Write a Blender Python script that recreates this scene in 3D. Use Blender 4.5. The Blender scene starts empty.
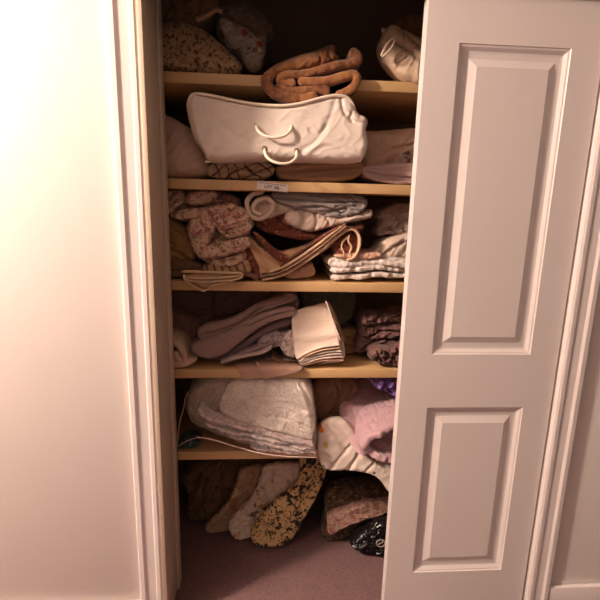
import bpy, math, random
import numpy as np
from math import radians, sin, cos, pi
from mathutils import Matrix, Vector

sc = bpy.context.scene
# ------------------------------------------------------------------ camera
H_CAM, D_CAM, F_PX = 1.296, 1.4, 445.0
_p, _yaw, _roll = radians(11.8), radians(-4.0), radians(1.4)
_fw = np.array([-sin(_yaw)*cos(_p), cos(_yaw)*cos(_p), -sin(_p)])
_r0 = np.array([cos(_yaw), sin(_yaw), 0.0])
_u0 = np.cross(_r0, _fw)
_R = _r0*cos(_roll) + _u0*sin(_roll)
_U = _u0*cos(_roll) - _r0*sin(_roll)
_C = np.array([0.0, -D_CAM, H_CAM])
cd = bpy.data.cameras.new('camera')
cd.sensor_width = 36.0
cd.lens = F_PX/600.0*36.0
cd.clip_start = 0.02
camo = bpy.data.objects.new('camera', cd)
sc.collection.objects.link(camo)
camo.matrix_world = Matrix(((_R[0], _U[0], -_fw[0], _C[0]), (_R[1], _U[1], -_fw[1], _C[1]),
                            (_R[2], _U[2], -_fw[2], _C[2]), (0, 0, 0, 1)))
sc.camera = camo
# ------------------------------------------------------------------ world, lamp, exposure
w = bpy.data.worlds.new('room_ambience'); sc.world = w; w.use_nodes = True
bg = w.node_tree.nodes['Background']
bg.inputs['Color'].default_value = (1.0, 0.76, 0.62, 1)
bg.inputs['Strength'].default_value = 0.20
ld = bpy.data.lights.new('ceiling_bulb', 'POINT')
ld.energy = 270; ld.color = (1.0, 0.785, 0.645); ld.shadow_soft_size = 0.10
lo = bpy.data.objects.new('ceiling_bulb', ld); sc.collection.objects.link(lo)
lo.location = (-1.70, -0.98, 2.20)
sc.view_settings.view_transform = 'Standard'
sc.view_settings.look = 'None'
sc.view_settings.gamma = 1.0
sc.view_settings.use_curve_mapping = False
sc.view_settings.exposure = 0.0

COL = sc.collection

# ------------------------------------------------------------------ helpers
def px(x, y, Y):
    d = _fw + _R*(x-300.0)/F_PX + _U*(300.0-y)/F_PX
    t = (Y-_C[1])/d[1]
    q = _C + d*t
    return (q[0], q[2])

def pxs(pts, Y):
    return np.array([px(a, b, Y) for a, b in pts])

def lin(c):
    return tuple(((v/255.0)/12.92 if v/255.0 <= .04045 else ((v/255.0+.055)/1.055)**2.4) for v in c) + (1.0,)

_perm = np.random.RandomState(7).permutation(4096)
_perm = np.concatenate([_perm, _perm])
def noise(x, y, seed=0):
    x = np.asarray(x, float) + seed*17.31; y = np.asarray(y, float) + seed*9.73
    xi = np.floor(x).astype(int); yi = np.floor(y).astype(int)
    xf = x-xi; yf = y-yi
    def g(ix, iy, dx, dy):
        h = _perm[(_perm[ix & 4095] + iy) & 4095] * (2*pi/4096*37)
        return np.cos(h)*dx + np.sin(h)*dy
    u = xf**3*(xf*(xf*6-15)+10); v = yf**3*(yf*(yf*6-15)+10)
    a = g(xi, yi, xf, yf); b = g(xi+1, yi, xf-1, yf)
    c = g(xi, yi+1, xf, yf-1); d = g(xi+1, yi+1, xf-1, yf-1)
    return 1.4*((a*(1-u)+b*u)*(1-v) + (c*(1-u)+d*u)*v)

def tagit(o, label=None, cat=None, group=None, kind=None):
    if label: o['label'] = label
    if cat: o['category'] = cat
    if group: o['group'] = group
    if kind: o['kind'] = kind
    return o

def link_mesh(name, verts, faces, mat, parent=None, smooth=True, sharp=None, origin=None):
    verts = np.array(verts, float)
    if parent is not None:
        org = np.array(parent['_w'])
    elif origin is not None:
        org = np.array(origin, float)
    else:
        org = np.array([verts[:, 0].mean(), verts[:, 1].mean(), verts[:, 2].min()])
    me = bpy.data.meshes.new(name)
    me.from_pydata([tuple(v) for v in verts-org], [], [tuple(int(i) for i in f) for f in faces])
    me.validate()
    import bmesh
    bm = bmesh.new(); bm.from_mesh(me)
    bmesh.ops.recalc_face_normals(bm, faces=bm.faces)
    bm.to_mesh(me); bm.free()
    if smooth:
        me.shade_smooth()
        if sharp: me.set_sharp_from_angle(angle=radians(sharp))
    me.materials.append(mat)
    o = bpy.data.objects.new(name, me); COL.objects.link(o)
    o['_w'] = [float(v) for v in org]
    if parent is not None:
        o.parent = parent
    else:
        o.location = org
    return o

def thing(name, loc, label, cat, group=None):
    o = bpy.data.objects.new(name, None); COL.objects.link(o)
    o.location = loc; o['_w'] = [float(v) for v in loc]
    o.empty_display_size = .05
    return tagit(o, label, cat, group)

def box(name, x0, x1, y0, y1, z0, z1, mat, parent=None, bev=0.0015):
    import bmesh
    bm = bmesh.new()
    bmesh.ops.create_cube(bm, size=1)
    for v in bm.verts:
        v.co = Vector((x0+(v.co.x+.5)*(x1-x0), y0+(v.co.y+.5)*(y1-y0), z0+(v.co.z+.5)*(z1-z0)))
    if bev:
        bmesh.ops.bevel(bm, geom=list(bm.edges), offset=bev, segments=2, affect='EDGES', profile=.5)
    vs = [tuple(v.co) for v in bm.verts]; fs = [[v.index for v in f.verts] for f in bm.faces]
    bm.free()
    return link_mesh(name, vs, fs, mat, parent, smooth=True, sharp=40,
                     origin=((x0+x1)/2, (y0+y1)/2, z0))

# ---- materials
def _n(nt, t, **kw):
    n = nt.nodes.new(t)
    for k, v in kw.items():
        setattr(n, k, v)
    return n

def fabric(name, col, layers=(), rough=.9, weave=500, weave_s=.12, wr=22, wr_s=.35, wr_d=.008, sheen=.15, coat=0, var=.12,
           stretch=None, trans=0.0):
    m = bpy.data.materials.new(name); m.use_nodes = True
    nt = m.node_tree; b = nt.nodes['Principled BSDF']
    tc = _n(nt, 'ShaderNodeTexCoord')
    src = tc.outputs['Object']
    def noise_t(scale, det=3, rot=0, rough_=.5, dist=0, st=None):
        s = src
        if rot or st:
            mp = _n(nt, 'ShaderNodeMapping'); nt.links.new(s, mp.inputs[0])
            mp.inputs['Rotation'].default_value = (0, radians(rot), 0)
            if st: mp.inputs['Scale'].default_value = st
            s = mp.outputs[0]
        t = _n(nt, 'ShaderNodeTexNoise'); nt.links.new(s, t.inputs['Vector'])
        t.inputs['Scale'].default_value = scale; t.inputs['Detail'].default_value = det
        t.inputs['Roughness'].default_value = rough_; t.inputs['Distortion'].default_value = dist
        return t
    def mix(a, bcol, fac):
        x = _n(nt, 'ShaderNodeMix', data_type='RGBA')
        nt.links.new(fac, x.inputs['Factor'])
        if isinstance(a, tuple): x.inputs['A'].default_value = a
        else: nt.links.new(a, x.inputs['A'])
        x.inputs['B'].default_value = bcol
        return x.outputs['Result']
    c = lin(col)
    dk = tuple(v*(1-var*2) for v in c[:3])+(1,)
    t0 = noise_t(9, 4)
    cur = mix(c, dk, t0.outputs['Fac'])
    for L in layers:
        kind, lc, scale, thr, soft = L[:5]
        rot = L[5] if len(L) > 5 else 0
        if kind == 'n':
            t = noise_t(scale, 4, rot, .6, .6, L[6] if len(L) > 6 else None); out = t.outputs['Fac']
        elif kind == 'v':
            t = _n(nt, 'ShaderNodeTexVoronoi'); nt.links.new(src, t.inputs['Vector'])
            t.inputs['Scale'].default_value = scale
            # perturb the dots into petals
            nn = noise_t(scale*3, 3)
            ad = _n(nt, 'ShaderNodeMath', operation='MULTIPLY_ADD'); nt.links.new(nn.outputs['Fac'], ad.inputs[0])
            ad.inputs[1].default_value = .55
            inv = _n(nt, 'ShaderNodeMath', operation='SUBTRACT'); inv.inputs[0].default_value = 1.0
            nt.links.new(t.outputs['Distance'], inv.inputs[1]); nt.links.new(inv.outputs[0], ad.inputs[2]); out = ad.outputs[0]
        elif kind == 'p':
            gp = _n(nt, 'ShaderNodeNewGeometry'); nn = noise_t(60, 3)
            ds = _n(nt, 'ShaderNodeVectorMath', operation='DISTANCE'); mu = _n(nt, 'ShaderNodeVectorMath', operation='MULTIPLY'); nt.links.new(gp.outputs['Position'], mu.inputs[0]); mu.inputs[1].default_value = (1, 0, 1)
            nt.links.new(mu.outputs[0], ds.inputs[0]); ds.inputs[1].default_value = (scale[0], 0, scale[2])
            ad = _n(nt, 'ShaderNodeMath', operation='MULTIPLY_ADD'); nt.links.new(nn.outputs['Fac'], ad.inputs[0])
            ad.inputs[1].default_value = .014
            inv = _n(nt, 'ShaderNodeMath', operation='SUBTRACT'); inv.inputs[0].default_value = 0.0
            nt.links.new(ds.outputs['Value'], inv.inputs[1]); nt.links.new(inv.outputs[0], ad.inputs[2]); out = ad.outputs[0]
        elif kind in 'wl':
            mp = _n(nt, 'ShaderNodeMapping'); nt.links.new(src, mp.inputs[0])
            mp.inputs['Rotation'].default_value = (0, radians(rot), 0)
            t = _n(nt, 'ShaderNodeTexWave'); nt.links.new(mp.outputs[0], t.inputs['Vector'])
            t.inputs['Scale'].default_value = scale; t.inputs['Distortion'].default_value = L[6] if len(L) > 6 else 1.0
            t.inputs['Detail'].default_value = 1
            out = t.outputs['Fac']
        r = _n(nt, 'ShaderNodeMapRange'); nt.links.new(out, r.inputs['Value'])
        r.inputs['From Min'].default_value = thr-soft; r.inputs['From Max'].default_value = thr+soft
        cur = mix(cur, lin(lc), r.outputs['Result'])
    nt.links.new(cur, b.inputs['Base Color'])
    b.inputs['Roughness'].default_value = rough
    b.inputs['Sheen Weight'].default_value = sheen
    b.inputs['Coat Weight'].default_value = coat
    b.inputs['Coat Roughness'].default_value = .25
    b.inputs['Specular IOR Level'].default_value = .25
    w1 = noise_t(wr, 3, 0, .5, .8, stretch)
    bp = _n(nt, 'ShaderNodeBump'); nt.links.new(w1.outputs['Fac'], bp.inputs['Height'])
    bp.inputs['Strength'].default_value = wr_s*.8; bp.inputs['Distance'].default_value = wr_d*1.2
    w2 = noise_t(weave, 2)
    b2 = _n(nt, 'ShaderNodeBump'); nt.links.new(w2.outputs['Fac'], b2.inputs['Height'])
    b2.inputs['Strength'].default_value = weave_s; b2.inputs['Distance'].default_value = .002
    nt.links.new(bp.outputs[0], b2.inputs['Normal'])
    nt.links.new(b2.outputs[0], b.inputs['Normal'])
    return m

def paint(name, col, rough=.45, bump=.03, scale=180):
    m = bpy.data.materials.new(name); m.use_nodes = True
    nt = m.node_tree; b = nt.nodes['Principled BSDF']
    tc = _n(nt, 'ShaderNodeTexCoord')
    t = _n(nt, 'ShaderNodeTexNoise'); nt.links.new(tc.outputs['Object'], t.inputs['Vector']); t.inputs['Scale'].default_value = scale
    t2 = _n(nt, 'ShaderNodeTexNoise'); nt.links.new(tc.outputs['Object'], t2.inputs['Vector']); t2.inputs['Scale'].default_value = 3
    x = _n(nt, 'ShaderNodeMix', data_type='RGBA'); nt.links.new(t2.outputs['Fac'], x.inputs['Factor'])
    c = lin(col); x.inputs['A'].default_value = c; x.inputs['B'].default_value = tuple(v*.93 for v in c[:3])+(1,)
    nt.links.new(x.outputs['Result'], b.inputs['Base Color'])
    b.inputs['Roughness'].default_value = rough
    bp = _n(nt, 'ShaderNodeBump'); nt.links.new(t.outputs['Fac'], bp.inputs['Height'])
    bp.inputs['Strength'].default_value = bump*4; bp.inputs['Distance'].default_value = .001
    nt.links.new(bp.outputs[0], b.inputs['Normal'])
    return m

def film_mat(name, alpha=.12, tint=(235, 225, 215), bump_scale=14, bs=.9):
    m = bpy.data.materials.new(name); m.use_nodes = True
    nt = m.node_tree; nt.nodes.remove(nt.nodes['Principled BSDF'])
    out = nt.nodes['Material Output']
    tr = _n(nt, 'ShaderNodeBsdfTransparent'); gl = _n(nt, 'ShaderNodeBsdfGlossy'); df = _n(nt, 'ShaderNodeBsdfDiffuse')
    gl.inputs['Roughness'].default_value = .24
    df.inputs['Color'].default_value = lin(tint)
    tc = _n(nt, 'ShaderNodeTexCoord')
    t = _n(nt, 'ShaderNodeTexNoise'); nt.links.new(tc.outputs['Object'], t.inputs['Vector'])
    t.inputs['Scale'].default_value = bump_scale; t.inputs['Detail'].default_value = 3; t.inputs['Distortion'].default_value = 1.2
    bp = _n(nt, 'ShaderNodeBump'); nt.links.new(t.outputs['Fac'], bp.inputs['Height'])
    bp.inputs['Strength'].default_value = bs; bp.inputs['Distance'].default_value = .07
    nt.links.new(bp.outputs[0], gl.inputs['Normal'])
    m1 = _n(nt, 'ShaderNodeMixShader'); m1.inputs[0].default_value = alpha
    nt.links.new(tr.outputs[0], m1.inputs[1]); nt.links.new(df.outputs[0], m1.inputs[2])
    lw = _n(nt, 'ShaderNodeLayerWeight'); lw.inputs['Blend'].default_value = .3; nt.links.new(bp.outputs[0], lw.inputs['Normal'])
    fr = _n(nt, 'ShaderNodeMath', operation='MULTIPLY_ADD'); nt.links.new(lw.outputs['Facing'], fr.inputs[0])
    fr.inputs[1].default_value = .16; fr.inputs[2].default_value = .11
    m2 = _n(nt, 'ShaderNodeMixShader'); nt.links.new(fr.outputs[0], m2.inputs[0])
    nt.links.new(m1.outputs[0], m2.inputs[1]); nt.links.new(gl.outputs[0], m2.inputs[2])
    nt.links.new(m2.outputs[0], out.inputs['Surface'])
    return m

# ---- soft body from a front outline: bulging front, real depth, folds as geometry
def chaikin(p, n=2):
    p = np.array(p, float)
    for _ in range(n):
        q = np.roll(p, -1, axis=0)
        a = p*.75+q*.25; b = p*.25+q*.75
        p = np.empty((len(a)*2, 2)); p[0::2] = a; p[1::2] = b
    return p

def seg_dist(P, A, B):
    AB = B-A; L = (AB**2).sum()+1e-12
    t = np.clip(((P-A)@AB)/L, 0, 1)
    C = A+t[:, None]*AB
    d = np.sqrt(((P-C)**2).sum(1))
    s = AB[0]*(P[:, 1]-A[1]) - AB[1]*(P[:, 0]-A[0])
    return d, C, s

def poly_dist(P, poly, closed=True):
    best = np.full(len(P), 1e9); near = np.zeros_like(P); side = np.zeros(len(P))
    n = len(poly)
    for i in range(n if closed else n-1):
        d, C, s = seg_dist(P, poly[i], poly[(i+1) % n])
        k = d < best-1e-9
        best[k] = d[k]; near[k] = C[k]; side[k] = s[k]
    return best, near, side

def inside(P, poly):
    r = np.zeros(len(P), bool); n = len(poly)
    x, y = P[:, 0], P[:, 1]
    for i in range(n):
        x1, y1 = poly[i]; x2, y2 = poly[(i+1) % n]
        if y1 == y2: continue
        c = ((y1 > y) != (y2 > y)) & (x < (x2-x1)*(y-y1)/(y2-y1)+x1)
        r ^= c
    return r

def smooth_line(p, n=2):
    p = np.array(p, float)
    for _ in range(n):
        if len(p) < 3: break
        out = [p[0]]
        for i in range(len(p)-1):
            out += [p[i]*.75+p[i+1]*.25, p[i]*.25+p[i+1]*.75]
        out.append(p[-1]); p = np.array(out)
    return p

def cloth(name, outline, y, depth, mat, label=None, cat=None, group=None, parent=None, F=.03, R=.035, creases=(),
          wr=(.003, .05, 0, 1.0), tilt=.22, hang=None, rest=None, seed=1, round_=1, g=.0026, inflate=0.0, shrink=.12,
          auto=0, aang=None, astep=.008, lean=0.0):
    poly = chaikin(pxs(outline, y), round_)
    F *= .75; R *= .65
    if len(poly) > 8:
        seg_ = resample(np.vstack([poly, poly[:1]]), .005)[0][:-1]
        jit = .0018*noise(seg_[:, 0]/.03+seed, seg_[:, 1]/.03, seed)
        dv = seg_-poly.mean(0); poly = seg_+dv/(np.sqrt((dv**2).sum(1))[:, None]+1e-9)*jit[:, None]
    if inflate:
        c = poly.mean(0); poly = c+(poly-c)*(1+inflate)
    x0, z0 = poly.min(0)-2*g; x1, z1 = poly.max(0)+2*g
    nx = int((x1-x0)/g)+1; nz = int((z1-z0)/g)+1
    X, Z = np.meshgrid(x0+np.arange(nx)*g, z0+np.arange(nz)*g)
    P = np.stack([X.ravel(), Z.ravel()], 1)
    d, C, _s = poly_dist(P, poly)
    ins = inside(P, poly)
    ok = (ins | (d < .45*g)).reshape(nz, nx)
    cell = ok[:-1, :-1] & ok[1:, :-1] & ok[:-1, 1:] & ok[1:, 1:]
    used = np.zeros((nz, nx), bool)
    for a, b in ((0, 0), (1, 0), (0, 1), (1, 1)):
        used[a:nz-1+a, b:nx-1+b] |= cell
    # boundary edges
    cnt = {}
    iz, ix = np.nonzero(cell)
    quads = []
    for a, b in zip(iz, ix):
        q = (a*nx+b, a*nx+b+1, (a+1)*nx+b+1, (a+1)*nx+b)
        quads.append(q)
        for i in range(4):
            e = (q[i], q[(i+1) % 4])
            if (e[1], e[0]) in cnt: del cnt[(e[1], e[0])]
            else: cnt[e] = 1
    bd = np.zeros(nz*nx, bool)
    for e in cnt: bd[e[0]] = bd[e[1]] = True
    Q = P.copy(); Q[bd] = C[bd]
    idx = np.nonzero(used.ravel())[0]
    remap = -np.ones(nz*nx, int); remap[idx] = np.arange(len(idx))
    Q = Q[idx]; dd = np.where(bd[idx], 0, d[idx])
    t = np.clip(dd/R, 0, 1)
    prof = np.sqrt(np.clip(1-(1-t)**2, 0, 1))
    yy = y + F*(1-prof)
    inner = np.clip(dd/(.3*R), 0, 1)
    amp, sc_, ang, anis = wr
    ca, sa = cos(radians(ang)), sin(radians(ang))
    def wf(PX, seed):
        u = (PX[:, 0]*ca+PX[:, 1]*sa)/sc_/anis; v = (-PX[:, 0]*sa+PX[:, 1]*ca)/sc_
        wx = noise(u*.6, v*.6, seed+5)*.9; wy = noise(u*.6, v*.6, seed+9)*.9
        n1 = noise(u+wx, v+wy, seed); n2 = noise(u*2.3+wy, v*2.3+wx, seed+3)
        return 1.2*n1 + .9*((1-np.minimum(1, np.abs(n2)*1.6))**3-.25) + .35*noise(u*4+wx, v*4+wy, seed+6)
    yy -= amp*wf(Q, seed)*(.4+.6*inner)
    rr = random.Random(seed*13+1)
    creases = list(creases)
    oa = np.array(outline, float); bx0, by0 = oa.min(0); bx1, by1 = oa.max(0)
    span = math.hypot(bx1-bx0, by1-by0)
    for k_ in range(auto):
        cx_ = rr.uniform(bx0+.15*(bx1-bx0), bx1-.15*(bx1-bx0)); cy_ = by0+(by1-by0)*((k_+rr.uniform(.2, .8))/auto)
        an = radians(-(aang if aang is not None else wr[2]) + rr.uniform(-22, 22)); ln = span*rr.uniform(.25, .6)
        pts_ = []
        bow = rr.uniform(-.18, .18)*ln
        for q_ in (-.5, -.17, .17, .5):
            off = bow*(1-4*q_*q_) + rr.uniform(-.05, .05)*ln
            pts_.append((cx_+ln*q_*cos(an)-off*sin(an), cy_+ln*q_*sin(an)+off*cos(an)))
        creases.append((pts_, rr.uniform(.3, .8)*astep, rr.uniform(.0025, .005), rr.choice((1, 1, 1, -1))*rr.uniform(.5, 1.1)*astep, rr.uniform(.012, .03)))
    for c in creases:
        pts, a, wd = c[0], c[1], c[2]
        st = c[3] if len(c) > 3 else 0; Ld = c[4] if len(c) > 4 else .03
        line = smooth_line(pxs(pts, y))
        cdist, cc, cs = poly_dist(Q, line, closed=False)
        yy += a*np.exp(-(cdist/wd)**2)*(.3+.7*inner)
        if st:
            sd = np.sign(cs)*cdist
            s = 1/(1+np.exp(np.clip(sd/.0012, -40, 40)))   # 1 below the line
            if st < 0: s = 1-s
            yy += abs(st)*s*np.exp(-cdist/Ld)
    zb = Q[:, 1].min()
    # lean the whole front back by its tilt, keeping the outline where it was seen
    q3 = np.stack([Q[:, 0], np.full(len(Q), float(y)), Q[:, 1]], 1)
    dr = q3-_C
    tt_ = (y+tilt*(_C[2]-zb)-_C[1])/np.maximum(dr[:, 1]-tilt*dr[:, 2], .2)
    q3 = _C+dr*tt_[:, None]
    yy = yy+(q3[:, 1]-y)
    Q = q3[:, [0, 2]]
    zb = Q[:, 1].min()
    if depth < .12:
        yb = q3[:, 1]+depth
    else:
        yb = np.full(len(Q), max(y+depth, y+.05))
        yb = np.maximum(yb, q3[:, 1]+F+.02)
    yy = np.minimum(yy, yb-.003)
    nv = len(Q)
    # walls
    nr = max(3, int(depth/.012))
    cen = np.array([(Q[:, 0].min()+Q[:, 0].max())/2, zb]); shrink = shrink if depth >= .12 else .03
    # order the boundary
    bverts = [remap[e[0]] for e in cnt]
    verts = [np.stack([Q[:, 0], yy, Q[:, 1]], 1)]
    faces = [tuple(remap[list(q)]) for q in quads]
    bidx = sorted(set(bverts) | set(remap[e[1]] for e in cnt))
    bpos = {b: i for i, b in enumerate(bidx)}
    BQ = Q[bidx]; By = yy[bidx]; Bb = yb[bidx]; nb = len(bidx)
    pc = Q.mean(0)
    for r in range(1, nr+1):
        f = r/nr
        s = 1-shrink*f**1.5
        if f > .8: s -= (.10 if depth >= .12 else .02)*((f-.8)/.2)**2
        nn = noise(BQ[:, 0]/sc_+BQ[:, 1]/sc_, np.full(nb, f*depth/sc_), seed+20)*amp*1.5*min(1, f*4)
        dirv = BQ-pc; dirv /= (np.sqrt((dirv**2).sum(1))[:, None]+1e-9)
        q = np.stack([cen[0]+(BQ[:, 0]-cen[0])*s, cen[1]+(BQ[:, 1]-cen[1])*s], 1) + dirv*nn[:, None]
        yv = By+(Bb-By)*f
        verts.append(np.stack([q[:, 0], yv, q[:, 1]], 1))
    # back cap: reuse the front grid, shrunk
    s = 1-shrink-(.10 if depth >= .12 else .02)
    bc = np.stack([cen[0]+(Q[:, 0]-cen[0])*s, yb, cen[1]+(Q[:, 1]-cen[1])*s], 1)
    base_back = nv+nb*nr
    verts.append(bc)
    V = np.concatenate(verts)
    def ring(r, b):
        return b if r == 0 else nv+(r-1)*nb+bpos[b]
    for e in cnt:
        a, b = remap[e[0]], remap[e[1]]
        for r in range(nr):
            faces.append((ring(r, b), ring(r, a), ring(r+1, a), ring(r+1, b)))
        faces.append((ring(nr, b), ring(nr, a), base_back+a, base_back+b))
    for q in quads:
        k = remap[list(q)]
        faces.append(tuple(base_back+k[::-1]))
    if lean:
        V[:, 0] += lean*(V[:, 1]-y)
    if rest is not None:
        V[:, 2] += rest-V[:, 2].min()
    if hang is not None:
        hz = hang
        low = V[:, 2] < hz+.0035
        V[low, 1] = np.minimum(V[low, 1], -.0025)
    o = link_mesh(name, V, faces, mat, parent)
    tagit(o, label, cat, group)
    return o

# ---- a length of cloth seen edge-on: a path in the front plane carried back into the shelf
def resample(p, step):
    seg = np.sqrt(((p[1:]-p[:-1])**2).sum(1)); cum = np.concatenate([[0], np.cumsum(seg)])
    n = max(3, int(cum[-1]/step)+1); s = np.linspace(0, cum[-1], n)
    return np.stack([np.interp(s, cum, p[:, 0]), np.interp(s, cum, p[:, 1])], 1), s

def ribbon(name, path, thick, y, depth, mat, label=None, cat=None, group=None, parent=None, seed=1, wob=.002, edge=.004,
           puff=0.0, puff_l=.03, rest=None, lean=0.0, rise=0.0, hang=None, step=.004, pinch=.0):
    p = smooth_line(pxs(path, y), 3)
    p, s = resample(p, step)
    tan = np.gradient(p, axis=0); tan /= (np.sqrt((tan**2).sum(1))[:, None]+1e-9)
    nor = np.stack([-tan[:, 1], tan[:, 0]], 1)
    ny = max(8, int(depth/.010))
    ts = np.concatenate([np.array([0, .0018, .005, .010]), np.linspace(.02, depth, ny)])
    hs = np.concatenate([np.array([.25, .75, .95, 1.0]), np.ones(ny)]); hs[-1] = .3
    edgey = y+edge*(noise(s/.05, s*0, seed)+.5*noise(s/.018, s*0, seed+2))
    m = len(p); rows = []
    endf = np.minimum(1, np.minimum(np.arange(m), np.arange(m)[::-1])/2.0)
    endf = .3+.7*np.sqrt(endf)
    pf = 1.0
    for k, (tt, hh) in enumerate(zip(ts, hs)):
        nn = noise(s/.06, np.full(m, tt/.07), seed+4)*wob
        n2 = noise(s/.02, np.full(m, tt/.03), seed+6)*wob*.5
        th = thick*.5*hh*endf
        if puff:
            th = th*(1-puff*np.abs(np.sin(pi*tt/puff_l+.6))**4*.6) * (1-pinch*np.abs(noise(s/.012, np.full(m, tt/.05), seed+8)))
        c = p+nor*(nn+n2)[:, None]
        yv = edgey+tt
        up = c+nor*th[:, None]; dn = c-nor*th[:, None]
        rows.append((np.stack([up[:, 0], yv, up[:, 1]], 1), np.stack([dn[:, 0], yv, dn[:, 1]], 1)))
    V = np.concatenate([np.concatenate(r) for r in rows]); nk = len(rows)
    U = lambda k, i: k*2*m+i
    Dn = lambda k, i: k*2*m+m+i
    faces = []
    for k in range(nk-1):
        for i in range(m-1):
            faces.append((U(k, i), U(k, i+1), U(k+1, i+1), U(k+1, i)))
            faces.append((Dn(k, i+1), Dn(k, i), Dn(k+1, i), Dn(k+1, i+1)))
        faces.append((U(k, 0), U(k+1, 0), Dn(k+1, 0), Dn(k, 0)))
        faces.append((U(k+1, m-1), U(k, m-1), Dn(k, m-1), Dn(k+1, m-1)))
    for i in range(m-1):
        faces.append((U(0, i+1), U(0, i), Dn(0, i), Dn(0, i+1)))
        faces.append((U(nk-1, i), U(nk-1, i+1), Dn(nk-1, i+1), Dn(nk-1, i)))
    V[:, 0] += lean*(V[:, 1]-y); V[:, 2] += rise*(V[:, 1]-y)
    if rest is not None: V[:, 2] += rest-V[:, 2].min()
    if hang is not None:
        low = V[:, 2] < hang+.0035
        V[low, 1] = np.minimum(V[low, 1], -.0025)
    o = link_mesh(name, V, faces, mat, parent)
    return tagit(o, label, cat, group)

def drape(name, rows, ztop, thick, mat, label=None, cat=None, group=None, parent=None, seed=1, n=14, yf=-.006):
    """a flat length of cloth lying on a board and folding down over its front edge; rows = (left px, right px)"""
    def place(a, b_):
        q = px(a, b_, yf)
        if q[1] < ztop+.002: return np.array([q[0], yf, q[1]])
        d = _fw+_R*(a-300.0)/F_PX+_U*(300.0-b_)/F_PX
        t_ = (ztop+.002-_C[2])/d[2]; return _C+d*t_
    rr_ = []
    for i in range(len(rows)-1):
        for f in np.linspace(0, 1, 8, endpoint=(i == len(rows)-2)):
            rr_.append([np.array(rows[i][k])*(1-f)+np.array(rows[i+1][k])*f for k in (0, 1)])
    V = []; m = len(rr_)
    for lay_ in (1, 0):
        for i, (l, r) in enumerate(rr_):
            for f in np.linspace(0, 1, n):
                q = l*(1-f)+r*f; P_ = place(*q)
                w_ = .0015*float(noise(P_[0]/.03, P_[1]/.03+i*.08, seed))+.0015
                o_ = (thick+w_)*lay_
                P_ = P_+(np.array([0, -o_, 0]) if P_[2] < ztop+.0015 else np.array([0, -o_*.3, o_]))
                V.append(P_)
    f_ = []
    I = lambda s_, i, j: s_*m*n+i*n+j
    for i in range(m-1):
        for j in range(n-1):
            f_.append((I(0, i, j), I(0, i, j+1), I(0, i+1, j+1), I(0, i+1, j)))
            f_.append((I(1, i, j+1), I(1, i, j), I(1, i+1, j), I(1, i+1, j+1)))
        for j in (0, n-1):
            f_.append((I(0, i, j), I(1, i, j), I(1, i+1, j), I(0, i+1, j)))
    for j in range(n-1):
        for i in (0, m-1):
            f_.append((I(0, i, j), I(1, i, j), I(1, i, j+1), I(0, i, j+1)))
    return tagit(link_mesh(name, V, f_, mat, parent), label, cat, group)

def tube(name, pts, rad, mat, parent=None, closed=False, n=8):
    """pts: list of 3D points"""
    P = np.array(pts, float)
    if len(P) > 2 and not closed:
        out = P
        for _ in range(2):
            q = [out[0]]
            for i in range(len(out)-1):
                q += [out[i]*.75+out[i+1]*.25, out[i]*.25+out[i+1]*.75]
            q.append(out[-1]); out = np.array(q)
        P = out
    m = len(P); V = []; faces = []
    prev = None
    for i in range(m):
        a = P[(i-1) % m] if (closed or i > 0) else P[0]
        b = P[(i+1) % m] if (closed or i < m-1) else P[-1]
        t = b-a; t /= np.linalg.norm(t)+1e-12
        ref = np.array([0, 1.0, 0]) if prev is None else prev
        if prev is None and abs(t[1]) > .9: ref = np.array([1.0, 0, 0])
        nrm = ref-t*(ref@t); nrm /= np.linalg.norm(nrm)+1e-12; prev = nrm
        bi = np.cross(t, nrm)
        r = rad if np.isscalar(rad) else rad[min(i, len(rad)-1)]
        for k in range(n):
            a_ = 2*pi*k/n
            V.append(P[i]+r*(cos(a_)*nrm+sin(a_)*bi))
    for i in range(m if closed else m-1):
        for k in range(n):
            faces.append((i*n+k, i*n+(k+1) % n, ((i+1) % m)*n+(k+1) % n, ((i+1) % m)*n+k))
    if not closed:
        faces.append(tuple(range(n))); faces.append(tuple((m-1)*n+k for k in range(n)))
    return link_mesh(name, V, faces, mat, parent)

def p3(x, y, Y):
    a = px(x, y, Y); return (a[0], Y, a[1])

# ================================================================== SETTING
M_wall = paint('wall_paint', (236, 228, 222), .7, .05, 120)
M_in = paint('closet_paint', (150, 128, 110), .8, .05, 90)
M_trim = paint('trim_paint', (196, 178, 158), .45)
M_door = paint('door_paint', (232, 222, 218), .42, .04, 260)
M_shelf = paint('shelf_laminate', (216, 178, 128), .42, .02, 300)
M_carpet = fabric('carpet', (132, 100, 95), (('n', (104, 78, 82), 150, .52, .10), ('n', (150, 122, 124), 260, .60, .08)),
                  weave=700, weave_s=.6, wr=230, wr_s=.7, wr_d=.002, sheen=.1)
XL, XR = -.318, .86
ZH = 1.84
def struct(o): return tagit(o, kind='structure')
struct(box('floor', -3.2, 3.2, -3.0, .53, -.05, 0, M_carpet, bev=0))
struct(box('ceiling', -3.2, 3.2, -3.0, .53, 2.45, 2.5, M_wall, bev=0))
struct(box('wall_left', -3.2, XL, -.205, -.035, 0, 2.45, M_wall, bev=.002))
struct(box('wall_right', XR, 3.2, -.205, -.035, 0, 2.45, M_wall, bev=.002))
struct(box('wall_header', XL, XR, -.205, -.185, ZH, 2.45, M_wall, bev=0))
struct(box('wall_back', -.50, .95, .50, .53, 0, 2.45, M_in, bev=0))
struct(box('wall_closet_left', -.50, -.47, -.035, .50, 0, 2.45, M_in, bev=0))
struct(box('wall_closet_right', .92, .95, -.035, .50, 0, 2.45, M_in, bev=0))
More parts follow.
